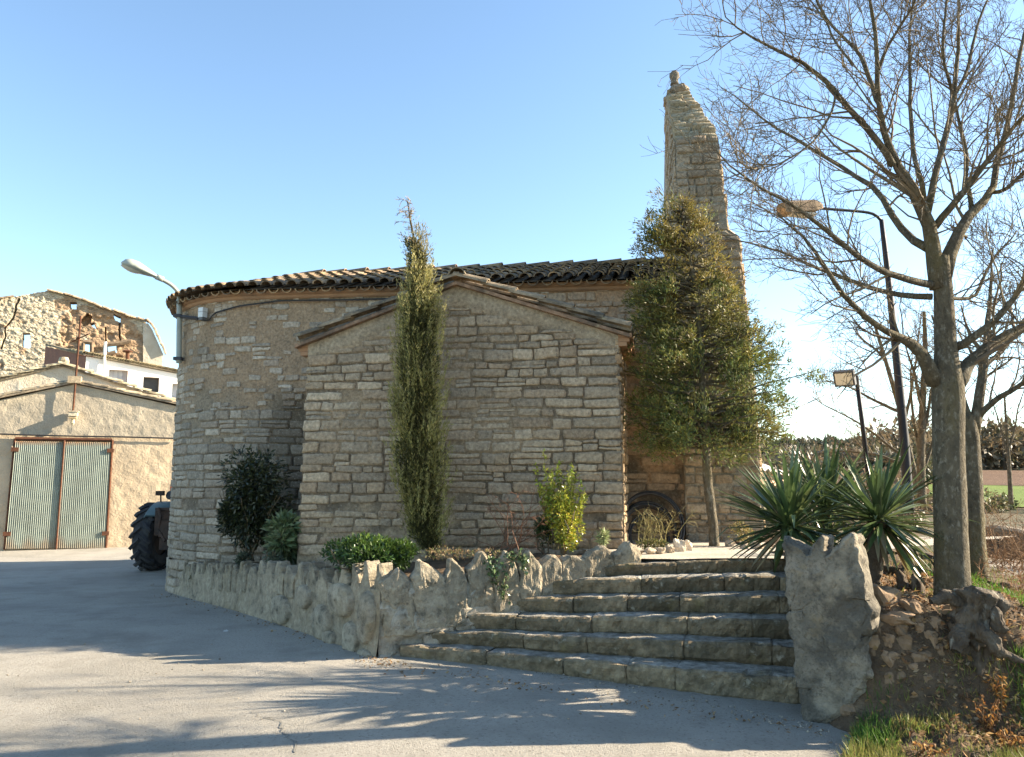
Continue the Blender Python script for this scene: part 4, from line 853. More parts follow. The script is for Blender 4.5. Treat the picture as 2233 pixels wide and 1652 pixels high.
# upright sprays that break the outline
tp_ = rc.uniform(600, 1170, 420); xl = np.interp(tp_, [p[0] for p in prof], [p[1] for p in prof]); xr = np.interp(tp_, [p[0] for p in prof], [p[2] for p in prof])
sx = (xl + xr) / 2 + (xr - xl) / 2 * rc.uniform(-1.05, 1.05, 420); B0 = np.array([at(x, y, Yc_ - .1) for x, y in zip(sx, tp_)]); B0[:, 1] += rc.uniform(-.30, .2, 420)
for b0 in B0:
    k = 34; t = rc.random(k); ln = rc.uniform(.18, .34); ax_ = unit(np.array([(b0[0] - at(915, 800, Yc_)[0]) * .8 + rc.normal() * .12, rc.normal() * .15, 1.]))
    m.leaves(b0 + t[:, None] * ln * ax_ + rc.normal(size=(k, 3)) * .008, ax_ + rc.normal(size=(k, 3)) * .4, rc.uniform(.025, .05, k), rc.uniform(.006, .011, k), lerp(greens(PALC, k, rc), np.array([.27, .25, .10]), t[:, None] * .6))
m.build('crown', M['leaf'], cy)
m = MB(); tipcol = np.array([.30, .23, .13])
stem, _ = resample([at(908, 545, Yc_ - .1), at(897, 500, Yc_ - .1), at(892, 470, Yc_ - .1), at(890, 450, Yc_ - .1), at(896, 437, Yc_ - .1)], [1] * 5, 14)
TP, TR = spawn(stem[None], np.full((1, 14), .006), 26, .12, .34, .6, 1.4, rc, tmin=.0, upb=.0, wob=.3); TP[..., 0] -= np.linspace(0, 1, 6)[None] ** 2 * .05; TP[..., 2] -= np.linspace(0, 1, 6)[None] ** 2 * .06
m.tubes(stem, np.linspace(.010, .003, 14), 4, tipcol); m.tubes(TP, np.full(TP.shape[:2], .0032), 3, tipcol)
TP2, TR2 = spawn(TP, TR, 7, .04, .10, .4, 1.2, rc, k=4, upb=-.05); m.tubes(TP2, np.full(TP2.shape[:2], .0026), 3, tipcol * 1.1)
hk, _ = resample([at(892, 470, Yc_ - .1), at(893, 452, Yc_ - .1), at(890, 440, Yc_ - .1), at(881, 434, Yc_ - .1), at(874, 440, Yc_ - .1), at(871, 452, Yc_ - .1)], [1] * 6, 14); m.tubes(hk, np.full(14, .0035), 4, tipcol * .8)
m.build('dry_tip', M['dry_leaf'], cy)

# conifer by the nave wall
Yk = 9.7; th_ = thing('conifer', at(1556, 1186, Yk), 'bushy conifer with bare lower trunk and bronze tinged crown beside the church wall', 'tree')
m = MB(); tk, tr_ = resample([at(1558, 1205, Yk), at(1556, 1150, Yk), at(1543, 1050, Yk), at(1538, 950, Yk - .05), at(1530, 800, Yk - .1), at(1520, 650, Yk - .15), at(1498, 525, Yk - .15), at(1480, 446, Yk - .15)], [.075, .062, .055, .05, .042, .03, .018, .006], 50)
m.tubes(tk[None], (tr_ * (1 + .3 * (vn(tk * 9) - .5)))[None], 10)
prof = [(436, 1466, 1480), (462, 1455, 1500), (500, 1420, 1540), (540, 1405, 1565), (580, 1385, 1585), (620, 1372, 1605), (660, 1368, 1618), (700, 1372, 1640), (760, 1365, 1680), (820, 1355, 1712), (880, 1358, 1728), (920, 1365, 1728), (950, 1380, 1720), (975, 1410, 1690), (1000, 1440, 1660)]
pp = np.array(prof, float)
BR = []
for k in range(300):
    py = 450 + 520 * rc.random() ** .8; z_i = np.interp(py, [1205, 412], [0, 49]); i0 = int(np.clip(np.interp(at(1530, py, Yk)[2], tk[:, 2], range(50)), 0, 48)); b0 = tk[i0]
    pe_ = py - rc.uniform(-25, 45); xl = np.interp(pe_, pp[:, 0], pp[:, 1]); xr = np.interp(pe_, pp[:, 0], pp[:, 2]); tx_ = rc.uniform(-1, 1); tx_ = np.sign(tx_) * abs(tx_) ** .6
    hw = (xr - xl) / 2; reach = hw * Yk / F; end = at((xl + xr) / 2 + hw * tx_, pe_, Yk); dy = math.sqrt(max(0, 1.02 - tx_ ** 2)) * reach * rc.uniform(-1, 1) * .85
    lim_ = 10.3 - (end[0] + 3.68) * 0 if end[0] < 2.3 else 11.2
    end[1] = min(end[1] - .12 + dy, lim_); reach = max(reach, .15)
    q = np.array([lerp(b0, end, t_) + up * (.10 * reach * (t_ ** 2 - t_) * rc.uniform(-.4, 1.5)) for t_ in np.linspace(0, 1, 8)]); q[1:] += rc.normal(size=(7, 3)) * .018; BR.append(q)
for pts in ([(1500, 560), (1440, 520), (1415, 480), (1412, 460)], [(1500, 600), (1430, 560), (1395, 540), (1385, 545)], [(1560, 900), (1660, 830), (1720, 830), (1780, 808)], [(1560, 950), (1640, 960), (1665, 960), (1650, 930)], [(1560, 820), (1650, 760), (1685, 720), (1692, 700)]):
    BR.append(resample([at(x, y, Yk - .1) for x, y in pts], [1] * len(pts), 8)[0])
BR = np.array(BR); m.tubes(BR, np.linspace(.016, .004, 8)[None] * np.ones((len(BR), 1)), 4)
m.build('trunk', M['bark'], th_, smooth=True)
SB, SR = spawn(BR, np.full(BR.shape[:2], .004), 13, .10, .30, .4, 1.1, rc, tmin=.25, k=5, upb=.15)
m = MB(); ns_ = SB.shape[0]; kk = 13
ti = rc.uniform(.1, 1, (ns_, kk)) * 3.99; ii = ti.astype(int); ff = (ti - ii)[..., None]; ar_ = np.arange(ns_)[:, None]
C = (SB[ar_, ii] * (1 - ff) + SB[ar_, ii + 1] * ff).reshape(-1, 3); Dn = unit(SB[ar_, ii + 1] - SB[ar_, ii]).reshape(-1, 3)
kp = fbm(C * 3.4 + 2) > .43; C, Dn = C[kp], Dn[kp]; C = C + rc.normal(size=C.shape) * .014
PALT = [(.11, .145, .036), (.16, .18, .045), (.07, .10, .034), (.23, .215, .055), (.12, .155, .06)]
col = greens(PALT, len(C), rc); hz = np.clip(sstep(2.9, 4.4, C[:, 2]) * .5 * (fbm(C * 4 + 9) > .42) + .35 * (fbm(C * 5 + 30) > .62), 0, .8)[:, None]; col = lerp(col, np.array([.29, .185, .045]) * rc.uniform(.7, 1.3, (len(C), 1)), hz)
m.leaves(C, Dn + rc.normal(size=C.shape) * .5 + [0, 0, .15], rc.uniform(.035, .075, len(C)), rc.uniform(.008, .016, len(C)), col)
def contips(C, col, rad):
    hz = np.clip(sstep(2.9, 4.4, C[:, 2]) * .42 * (fbm(C * 4 + 9) > .45) + .3 * (fbm(C * 5 + 30) > .62), 0, .8)[:, None]; return lerp(col, np.array([.29, .185, .045]), hz)
pk = np.array(prof, float); pk[:, 1:] += rc.normal(size=(len(pk), 2)) * 9
plumes(m, pk, Yk, 210, rc, PALT, (.22, .55), (.10, .22), 110, (.035, .075), (.008, .016), .35, contips, dep=.7, yoff=-.1, jit=.3)
for px_, py_, dY, w_, kk_ in ((1392, 545, -.1, .10, 130), (1412, 500, -.1, .10, 150), (1420, 470, -.1, .07, 90), (1440, 525, -.1, .12, 200), (1405, 530, -.1, .10, 150), (1690, 715, -.1, .09, 90), (1700, 760, -.1, .13, 170), (1775, 815, -.1, .08, 110), (1790, 830, -.1, .05, 60), (1755, 825, -.1, .05, 50), (1655, 955, -.1, .14, 240), (1620, 965, -.2, .14, 240), (1690, 940, -.1, .12, 200), (1400, 970, -.2, .15, 260), (1440, 985, -.2, .13, 220), (1470, 965, -.2, .14, 240), (1560, 960, -.3, .14, 240), (1715, 880, -.1, .12, 200), (1680, 820, -.1, .16, 260), (1640, 740, -.1, .13, 220)):
    b = at(px_, py_, Yk + dY); d = unit(rc.normal(size=(kk_, 3))); C = b + d * w_ * rc.random((kk_, 1)) ** .6 * [1.2, 1, 1]; m.leaves(C, d * .8 + rc.normal(size=(kk_, 3)) * .4 + [0, 0, .25], rc.uniform(.035, .075, kk_), rc.uniform(.008, .016, kk_), contips(C, greens(PALT, kk_, rc), 0))
m.build('crown', M['leaf'], th_)

# ------------------------------------------------------------------ shrubs in the bed
def bush(name, label, cat, c, radii, N, r, pal, L, Wd, mt='leaf', lumps=7, stems=None, down=0., edge=.5, tip=None):
    t = thing(name, np.asarray(c) - [0, 0, radii[2]], label, cat); m = MB(); c = np.asarray(c, float); R3 = np.asarray(radii)
    cs = []; 
    for k in range(lumps): d = unit(r.normal(size=3)); cs.append((c + d * R3 * r.uniform(.3, .80), R3 * r.uniform(.24, .56)))
    cs.append((c, R3 * .62)); per = N // len(cs)
    for cc, rr_ in cs:
        d = unit(r.normal(size=(per, 3))); C = cc + d * rr_ * (r.uniform(.45, 1, (per, 1)) ** edge); col = greens(pal, per, r)
        if tip is not None: col = lerp(col, np.asarray(tip), (np.clip((C[:, 2:3] - c[2]) / R3[2], 0, 1) * .7 * r.random((per, 1))))
        m.leaves(C, d + r.normal(size=(per, 3)) * .6 + [0, 0, .3 - down], r.uniform(*L, per), r.uniform(*Wd, per), col, fold=.12)
    m.build('foliage', M[mt], t)
    if stems:
        s = MB(); k = stems; b0 = c - [0, 0, R3[2]]; e = c + unit(r.normal(size=(k, 3))) * R3 * .8; e[:, 2] = np.abs(e[:, 2] - c[2]) * .7 + c[2]
        P = np.stack([b0 + (e - b0) * f_ + r.normal(size=(k, 3)) * .02 for f_ in np.linspace(0, 1, 6)], 1); P[:, 0] = b0 + r.normal(size=(k, 3)) * .03; s.tubes(P, np.linspace(.014, .005, 6)[None] * np.ones((k, 1)), 5); s.build('stems', M['twig'], t)
    return t
rb = np.random.default_rng(77)
bush('dark_shrub', 'tall dark evergreen shrub against the shaded apse wall', 'shrub', at(550, 1108, 10.7), (.60, .42, .66), 8000, rb, [(.025, .035, .016), (.04, .05, .02), (.06, .065, .022), (.02, .026, .014)], (.05, .10), (.018, .034), 'gloss_leaf', 20, 12, down=.5)
bush('broadleaf_shrub', 'shrub with big pale green leaves in the corner of apse and sacristy', 'shrub', at(618, 1175, 10.1), (.27, .22, .37), 900, rb, [(.13, .17, .075), (.10, .14, .06), (.16, .19, .09)], (.10, .17), (.04, .062), 'gloss_leaf', 5, 8, down=.5)
bush('low_shrub', 'low rounded glossy green shrub spilling over the retaining wall', 'shrub', at(795, 1218, 8.3), (.54, .38, .25), 9500, rb, [(.035, .075, .018), (.05, .10, .022), (.028, .055, .018)], (.035, .06), (.013, .022), 'gloss_leaf', 10, 6, tip=(.22, .32, .04))
bush('yellow_shrub', 'upright yellow green shrub in front of the right half of the sacristy', 'shrub', at(1228, 1140, 8.75), (.24, .20, .40), 2600, rb, [(.32, .34, .04), (.42, .40, .05), (.17, .24, .035), (.46, .36, .05)], (.025, .05), (.011, .02), 'gloss_leaf', 9, 9)
bush('dark_seedling', 'dark green leafy base plant left of the yellow green shrub', 'shrub', at(1190, 1165, 8.85), (.16, .16, .24), 1100, rb, [(.035, .06, .02), (.05, .08, .025)], (.03, .05), (.012, .02), 'gloss_leaf', 5, 4)
# long upright shoots of the yellow shrub
def shoots(name, label, cat, starts, r, pal, L, Wd, k, stemcol=(.2, .16, .08), mt='gloss_leaf', sr=.005):
    t = thing(name, starts[0][0], label, cat); m = MB(); s = MB()
    for pts in starts:
        Q, _ = resample(pts, [1] * len(pts), 16); s.tubes(Q, np.linspace(sr, sr * .4, 16), 4, stemcol); tt = r.uniform(.12, 1, k) * 14.99; i = tt.astype(int); C = Q[i] + (Q[i + 1] - Q[i]) * (tt - i)[:, None]
        m.leaves(C, unit(r.normal(size=(k, 3)) + [0, 0, .5]), r.uniform(*L, k), r.uniform(*Wd, k), greens(pal, k, r), fold=.1)
    m.build('leaves', M[mt], t); s.build('stems', M['dry_leaf'], t); return t
YG = [(.34, .36, .045), (.42, .40, .06), (.22, .28, .04)]
sh_ = []
for k in range(26):
    x0_, x1_, y1_ = rb.uniform(1205, 1240), rb.uniform(1165, 1275), rb.uniform(1015, 1120); Ys = 8.8 + rb.uniform(-.14, .12); sh_.append([at(x0_, 1200, Ys), at(lerp(x0_, x1_, .6), lerp(1200, y1_, .5), Ys), at(x1_, y1_, Ys)])
sh_ += [[at(1215, 1190, 8.8), at(1195, 1090, 8.75), at(1190, 1040, 8.7), at(1186, 985, 8.7)], [at(1215, 1190, 8.8), at(1205, 1100, 8.75), at(1210, 1050, 8.8), at(1222, 1005, 8.85)], [at(1225, 1190, 8.8), at(1235, 1120, 8.8), at(1238, 1060, 8.7), at(1240, 1028, 8.7)], [at(1235, 1200, 8.8), at(1255, 1150, 8.8), at(1270, 1110, 8.8), at(1281, 1078, 8.8)], [at(1205, 1190, 8.8), at(1180, 1090, 8.8), at(1172, 1050, 8.8), at(1168, 1012, 8.8)]]
shoots('leafy_shoots', 'slender upright leafy shoots rising out of the yellow green shrub', 'shrub', sh_, rb, YG, (.03, .06), (.014, .026), 120)
# dry twiggy shrub
def twigs(name, label, cat, P0, dirs, r, ln, col, mt='dry_leaf', droop=.25, lv=(6, 4), r0=.005):
    t = MB(); N = len(P0); k = 8; d = unit(dirs); P = [P0]
    for j in range(k - 1): P.append(P[-1] + d * ln / (k - 1)); d = unit(d + r.normal(size=d.shape) * .16 - [0, 0, droop * j / k])
    P = np.stack(P, 1); Rr = np.linspace(r0, r0 * .4, k)[None] * np.ones((N, 1)); t.tubes(P, Rr, 4, col)
    P1, R1 = spawn(P, Rr, lv[0], .10, .28, .4, 1.0, r, k=5, rmin=.002, upb=-.03); t.tubes(P1, R1, 3, col)
    P2, R2 = spawn(P1, R1, lv[1], .04, .12, .4, 1.0, r, k=4, rmin=.0018, upb=-.05); t.tubes(P2, R2, 3, np.asarray(col) * 1.15)
    return tag(t.build(name, M[mt], loc=P0[0]), label, cat)
b0 = at(1110, 1200, 8.55); k = 16
twigs('dry_shrub', 'leafless reddish twiggy shrub between cypress and yellow green shrub', 'shrub', b0 + rb.normal(size=(k, 3)) * [.08, .05, .02], np.stack([rb.normal(size=k) * .8, rb.normal(size=k) * .3, rb.uniform(.5, 1.2, k)], 1), rb, rb.uniform(.35, .75, (k, 1)), (.24, .13, .08))
# ivy over the stair side of the wall
iv = thing('ivy', at(1105, 1215, 7.65), 'ivy trailing down over the jagged wall left of the stairs', 'ivy'); m = MB(); s = MB()
for pts in ([(1120, 1215), (1110, 1240), (1100, 1270), (1098, 1305)], [(1085, 1222), (1078, 1245), (1085, 1280), (1100, 1300)], [(1135, 1205), (1140, 1225), (1146, 1245)], [(1100, 1210), (1120, 1208), (1145, 1215)], [(1072, 1215), (1068, 1230), (1072, 1250)]):
    Q, _ = resample([onplane(x, y, C0 + [0, -.07, 0], (e2_[1], -e2_[0], 0)) for x, y in pts], [1] * len(pts), 12); s.tubes(Q, np.full(12, .004), 4, (.15, .11, .06)); kk = 42; i = rb.integers(0, 12, kk)
    m.leaves(Q[i] + rb.normal(size=(kk, 3)) * [.022, .015, .02], unit(rb.normal(size=(kk, 3)) * .7 + [.2, -.5, -.5]), rb.uniform(.03, .06, kk), rb.uniform(.025, .045, kk), greens([(.06, .10, .035), (.10, .15, .06), (.17, .21, .11)], kk, rb), fold=.1)
m.build('leaves', M['gloss_leaf'], iv); s.build('stems', M['dry_leaf'], iv)
# small plants of the bed
bush('grey_plant', 'small grey green plant at the foot of the sacristy right of the yellow green shrub', 'plant', at(1312, 1178, 8.7), (.06, .05, .13), 190, rb, [(.30, .34, .16), (.24, .28, .13), (.36, .38, .2)], (.05, .08), (.012, .018), 'leaf', 3, 3)
bush('trailing_plant', 'grey green mat hanging over the low end of the retaining wall by the apse', 'plant', at(438, 1255, 11.95), (.17, .12, .13), 700, rb, [(.10, .11, .05), (.13, .12, .06), (.07, .08, .04)], (.02, .045), (.006, .012), 'leaf', 5, down=.9)
bush('sage_plant', 'grey green sage like plant drooping over the wall below the broadleaf shrub', 'plant', at(592, 1210, 9.9), (.13, .12, .17), 500, rb, [(.12, .145, .09), (.09, .11, .075)], (.04, .07), (.014, .022), 'leaf', 4, 3, down=.4)
bush('sage_plant', 'grey green sage like plant at the wall top left of the broadleaf shrub', 'plant', at(530, 1222, 10.6), (.16, .12, .15), 450, rb, [(.09, .11, .07), (.07, .085, .055)], (.035, .06), (.012, .02), 'leaf', 4, 3, down=.3)
k = 13; b0 = at(1430, 1180, 9.0)
P0 = b0 + rb.normal(size=(k, 3)) * [.17, .08, .01]
twigs('stalky_plant', 'pale stalky herb clump in front of the hose coil', 'plant', P0, np.stack([rb.normal(size=k) * .22, rb.normal(size=k) * .2, np.ones(k)], 1), rb, rb.uniform(.14, .42, (k, 1)), (.34, .29, .13), droop=.0, lv=(8, 2), r0=.004)
bush('flower_patch', 'low dry yellowish plants round the foot of the stalky herb', 'plant', at(1420, 1186, 8.95), (.25, .14, .07), 700, rb, [(.22, .2, .07), (.14, .15, .05), (.30, .24, .10), (.10, .13, .04)], (.025, .05), (.008, .016), 'leaf', 6)
bush('weed_patch', 'low dry weeds behind the jagged wall between cypress and ivy', 'plant', at(1000, 1208, 7.95), (.42, .08, .06), 500, rb, [(.25, .17, .08), (.14, .15, .05), (.3, .2, .1)], (.025, .05), (.006, .012), 'leaf', 6)
bush('ochre_weeds', 'dry yellow weeds at the church wall left of the yucca', 'plant', at(1612, 1165, 9.6), (.20, .12, .14), 500, rb, [(.34, .25, .09), (.28, .22, .09), (.18, .18, .06)], (.03, .06), (.008, .014), 'leaf', 5)

# yuccas
def yucca(label, c, base, Nl, L, r, spread=(-.5, 1.5), Wd=.045, tiltv=(0, 0, 0), droopf=.35):
    t = thing('yucca', base, label, 'yucca'); m = MB(); c = np.asarray(c, float)
    for k in range(Nl):
        el = math.asin(np.clip(r.uniform(math.sin(spread[0]), math.sin(spread[1])), -1, 1)); az = r.uniform(0, 2 * np.pi); d = unit(np.array([math.cos(el) * math.cos(az), math.cos(el) * math.sin(az), math.sin(el)]) + tiltv)
        ln = L * r.uniform(.75, 1.08) * (1.0 if el > 0 else .9); kk = 9; side = unit(np.cross(d, up) + 1e-4); p = c + d * .03 + r.normal(size=3) * .02; dd = d.copy(); ctr = []; nrm = []
        br = 0.0 if r.random() > .06 else .6
        for j in range(kk): ctr.append(p); nrm.append(np.cross(side, dd)); p = p + dd * ln / (kk - 1); dd = unit(dd - up * (droopf * (j / kk) ** 1.5 * (1 - abs(d[2])) * .6 + (br if j == 5 else 0)))
        ctr = np.array(ctr); nrm = unit(np.array(nrm)); wv = Wd * np.array([.55, .62, .8, .95, 1, .92, .74, .44, .03]) * r.uniform(.8, 1.1)
        V = np.stack([ctr - side * wv[:, None] / 2 + nrm * wv[:, None] * .22, ctr, ctr + side * wv[:, None] / 2 + nrm * wv[:, None] * .22], 1)
        g_ = np.array([(.075, .115, .04), (.10, .145, .05), (.055, .085, .038), (.14, .175, .065)][r.integers(4)]) * r.uniform(.8, 1.25)
        if el < -.35 and r.random() < .35: g_ = np.array([.24, .19, .10])
        m.grid(V, g_)
    m.build('leaves', M['gloss_leaf'], t, smooth=True)
    s = MB(); blob_tube(s, [np.asarray(base) - up * .05, lerp(np.asarray(base), c, .5), c], [.085, .075, .06], 12, .5, 20); s.build('stem', M['root'], t, smooth=True)
ry = np.random.default_rng(9)
Yy = 6.75; yucca('spiky yucca leaning over the top steps just behind the stone pier, leftmost of the yuccas', at(1722, 1150, Yy), [at(1745, 1200, Yy)[0], Yy + .05, .90], 165, .66, ry, (-.75, 1.45))
Yy = 7.6; yucca('taller spiky yucca at the back of the group between the other two', at(1800, 1112, Yy), [at(1805, 1200, Yy)[0], Yy, .93], 150, .70, ry, (-.55, 1.5))
Yy = 6.55; yucca('spiky yucca with drooping pale leaf tips, beside the big bare trunk', at(1918, 1135, Yy), [at(1895, 1215, Yy)[0], Yy + .05, .88], 165, .64, ry, (-1.0, 1.5))
Yy = 7.1; yucca('small low yucca rosette hidden behind the stone pier', at(1800, 1190, Yy), [at(1800, 1210, Yy)[0], Yy, .92], 60, .36, ry, (-.1, 1.4), Wd=.03)

# grass, litter, dead leaves on the bank
rg = np.random.default_rng(15)
def scatter(N, box, r, dens=None):
    x = r.uniform(box[0], box[1], N); y = r.uniform(box[2], box[3], N)
    if dens is not None: k = r.random(N) < dens(x, y); x, y = x[k], y[k]
    return np.stack([x, y, bank_z(x, y)], 1)
xe = lambda y: np.interp(y, [3, 4.2, 4.9, 5.4, 5.9, 6.5], [1.3, 1.62, 1.9, 2.2, 2.5, 2.6])
tuft = lambda x, y: sstep(.36, .58, fbm(np.stack([x * 3.1, y * 3.1, x * 0 + 5], -1)))
def gd_(x, y): return (x > xe(y)) * (.14 + .86 * tuft(x, y)) * (1 - .75 * sstep(5.35, 5.7, y) * (x < 3.5))
m = MB(); C = scatter(70000, (1.3, 5.2, 4.3, 5.75), rg, gd_); k = len(C); h = .045 + .10 * tuft(C[:, 0], C[:, 1]) * rg.random(k)
ye = (fbm(np.stack([C[:, 0] * 2.2, C[:, 1] * 2.2, C[:, 0] * 0 + 11], 1)) > .52)[:, None] * rg.uniform(.2, 1, (k, 1))
m.leaves(C, rg.normal(size=(k, 3)) * .38 + [-.1, -.05, 1], h, rg.uniform(.0035, .007, k), lerp(greens([(.08, .16, .025), (.11, .20, .03), (.06, .115, .025)], k, rg), np.array([.27, .20, .075]), ye * .85))
C = scatter(9000, (2.6, 6.0, 5.8, 8.8), rg, lambda x, y: .5 * tuft(x, y) * (x > 2.7)); k = len(C)
m.leaves(C, rg.normal(size=(k, 3)) * .5 + [0, 0, 1], rg.uniform(.03, .09, k), rg.uniform(.004, .007, k), lerp(greens([(.10, .17, .03), (.14, .2, .04)], k, rg), np.array([.30, .22, .10]), rg.random((k, 1))))
C = scatter(16000, (3.75, 6.2, 5.6, 7.6), rg, lambda x, y: .8 * tuft(x + 3, y)); k = len(C)
m.leaves(C, rg.normal(size=(k, 3)) * .4 + [0, 0, 1], rg.uniform(.05, .12, k), rg.uniform(.004, .007, k), greens([(.13, .24, .03), (.10, .19, .03)], k, rg))
o = m.build('grass', M['grass']); tag(o, 'tufts of green and yellowed grass on the bank in the bottom right corner', 'grass', kind='stuff')
m = MB(); C = scatter(5200, (1.6, 5.6, 4.3, 7.4), rg, lambda x, y: (x > xe(y) - .05) * (.12 + .88 * sstep(.48, .6, fbm(np.stack([x * 2, y * 2, x * 0 + 21], -1))))); k = len(C); C[:, 2] += .012 + .02 * rg.random(k)
m.leaves(C, rg.normal(size=(k, 3)) * [1, 1, .45], rg.uniform(.03, .065, k), rg.uniform(.015, .035, k), greens([(.30, .17, .07), (.24, .13, .06), (.36, .24, .11), (.19, .11, .06)], k, rg), fold=.25)
C = scatter(7500, (2.7, 4.3, 5.3, 7.2), rg, lambda x, y: .8 + 0 * x); k = len(C); C[:, 2] += .015 * rg.random(k)
m.leaves(C, rg.normal(size=(k, 3)) * [1, 1, .3], rg.uniform(.025, .055, k), rg.uniform(.010, .028, k), greens([(.33, .21, .11), (.26, .15, .08), (.40, .30, .19)], k, rg), fold=.25)
k = 420; tq = rg.uniform(0, 1, k); A_ = np.stack([np.interp(tq, [0, .35, .55, 1], [-5.2, -1.3, -.9, 2.2]), np.interp(tq, [0, .35, .55, 1], [12.4, 7.6, 7.2, 5.8])], 1) + np.abs(rg.normal(size=(k, 1))) * [-.05, -.14] + rg.normal(size=(k, 2)) * .05
C = np.concatenate([A_, (road_z(A_[:, 0], A_[:, 1]) + .012)[:, None]], 1); m.leaves(C, rg.normal(size=(k, 3)) * [1, 1, .3], rg.uniform(.02, .045, k), rg.uniform(.008, .022, k), greens([(.30, .19, .10), (.22, .14, .08), (.36, .27, .16), (.15, .10, .06)], k, rg), fold=.25)
tag(m.build('dead_leaves', M['dry_leaf']), 'brown dead leaves littering the bank round the trunk and grass', 'dead leaves', kind='stuff')
for i, (px, py, hgt) in enumerate(((2150, 1600, .26), (2185, 1545, .22), (2200, 1640, .18), (2005, 1650, .10))):
    p = bank_at(px, py); k = 150 if i < 3 else 80; ns_ = 7
    wd_ = thing('withered_plant', p, ('tallest withered orange weed in the bottom right corner', 'withered orange weed leaning at the right edge above the tallest one', 'withered orange weed in the corner at the right edge', 'small withered brown weed at the bottom edge in the grass')[i], 'dead weed')
    b = p + rg.normal(size=(ns_, 3)) * [.02, .02, 0] - [0, 0, .02]; e = b + np.stack([rg.normal(size=ns_) * .06 + .03, rg.normal(size=ns_) * .05, np.full(ns_, hgt) * rg.uniform(.6, 1.05, ns_)], 1)
    P = np.stack([lerp(b, e, f_) + rg.normal(size=(ns_, 3)) * .006 for f_ in np.linspace(0, 1, 6)], 1); m = MB(); m.tubes(P, np.linspace(.004, .002, 6)[None] * np.ones((ns_, 1)), 4, (.26, .15, .07)); m.build('stems', M['dry_leaf'], wd_)
    m = MB(); ii = rg.integers(0, ns_, k); tt_ = rg.random(k) * 4.99; jj = tt_.astype(int); C = P[ii, jj] + (P[ii, jj + 1] - P[ii, jj]) * (tt_ - jj)[:, None]
    m.leaves(C, rg.normal(size=(k, 3)) + [0, 0, -.3], rg.uniform(.022, .05, k), rg.uniform(.009, .02, k), greens([(.36, .17, .045), (.26, .115, .035), (.42, .24, .08), (.18, .09, .04)], k, rg), fold=.3); m.build('foliage', M['dry_leaf'], wd_)
# dry red twigs right of the trunk
k = 60; b = np.stack([rg.uniform(3.9, 5.0, k), rg.uniform(6.0, 7.4, k)], 1); P0 = np.concatenate([b, bank_z(b[:, 0], b[:, 1])[:, None]], 1)
twigs('dry_brush', 'tangle of thin reddish dry twigs right of the big bare trunk', 'shrub', P0, np.stack([rg.normal(size=k) * .9, rg.normal(size=k) * .6, rg.uniform(.4, 1.1, k)], 1), rg, rg.uniform(.2, .5, (k, 1)), (.36, .20, .10), r0=.0035, lv=(6, 3))
k = 190; b = np.stack([rg.uniform(5.7, 7.6, k), rg.uniform(9.2, 10.9, k)], 1); P0 = np.concatenate([b, np.full((k, 1), .5)], 1)
twigs('bramble', 'dry bramble thicket beyond the second trunk by the low grey wall', 'shrub', P0, np.stack([rg.normal(size=k) * .6, rg.normal(size=k) * .5, rg.uniform(.6, 1.2, k)], 1), rg, rg.uniform(.5, 1.25, (k, 1)), (.28, .18, .10), r0=.006, lv=(8, 4))
# loose pale stones edging the path
for i, (px, py, Yr, r_, sq, pk) in enumerate([(1480, 1192, 8.9, .085, (.8, .6, 1.1), 1), (1500, 1188, 9.05, .07, (.7, .7, 1.0), 1), (1462, 1200, 8.75, .05, (1, .8, .8), 0), (1440, 1205, 8.65, .045, (1.1, .8, .7), 0), (1590, 1180, 9.6, .05, (1, 1, .8), 0), (1622, 1182, 9.3, .05, (1, .8, .9), 0), (1650, 1186, 9.2, .06, (1.2, .8, .7), 0), (1418, 1208, 8.6, .045, (1.2, .8, .7), 0)]):
    p = at(px, py, Yr); p[2] = .95 + r_ * .4; m = MB(); rock(m, p, r_, np.array([.56, .48, .38]) if pk else np.array([.42, .34, .25]), 1.7 * i + 4, sq, facet=1.0)
    tag(m.build('edging_stone', M['pebble'], loc=p), ('largest pale pointed stone at the path edge by the hose coil', 'pale pointed stone right behind the largest one by the hose coil')[i] if pk else 'small brown stone edging the path in front of the church wall', 'stone', None if pk else 'small stones edging the path')
# litter on the road
p = onz(492, 1385, .06); m = MB(); m.box(p + up * .012, (.10, .07, .02), .4, (.5, .5, .48)); rock(m, p + up * .02, .03, (.55, .55, .52), 3.3)
tag(m.build('paper_scrap', M['pebble'], loc=p), 'small crumpled pale scrap lying on the shaded road before the wall', 'litter')

# ------------------------------------------------------------------ hose coil leaning on the nave wall
hc = thing('hose_coil', at(1430, 1170, 10.2), 'coil of black plastic water pipe leaning against the church wall', 'hose coil')
for (px, py, rx, wd, nl) in ((1428, 1145, 67, .055, 6), (1420, 1160, 58, .09, 9), (1418, 1170, 42, .02, 2)):
    m = MB(); th = np.linspace(0, 2 * np.pi, 60); 
    for k in range(nl):
        c = at(px + rng.uniform(-3, 3), py + rng.uniform(-5, 5), 10.15 + k * .012); rr_ = rx * 10.2 / F * (1 + rng.uniform(-.06, .04)); P = c + np.stack([rr_ * np.cos(th), .18 + .30 * np.sin(th) * .6 + rng.normal() * .01, rr_ * np.sin(th) * 1.0], 1); m.tubes(P, np.full(60, .014), 6)
    m.build('hose', M['hose'], hc, smooth=True)

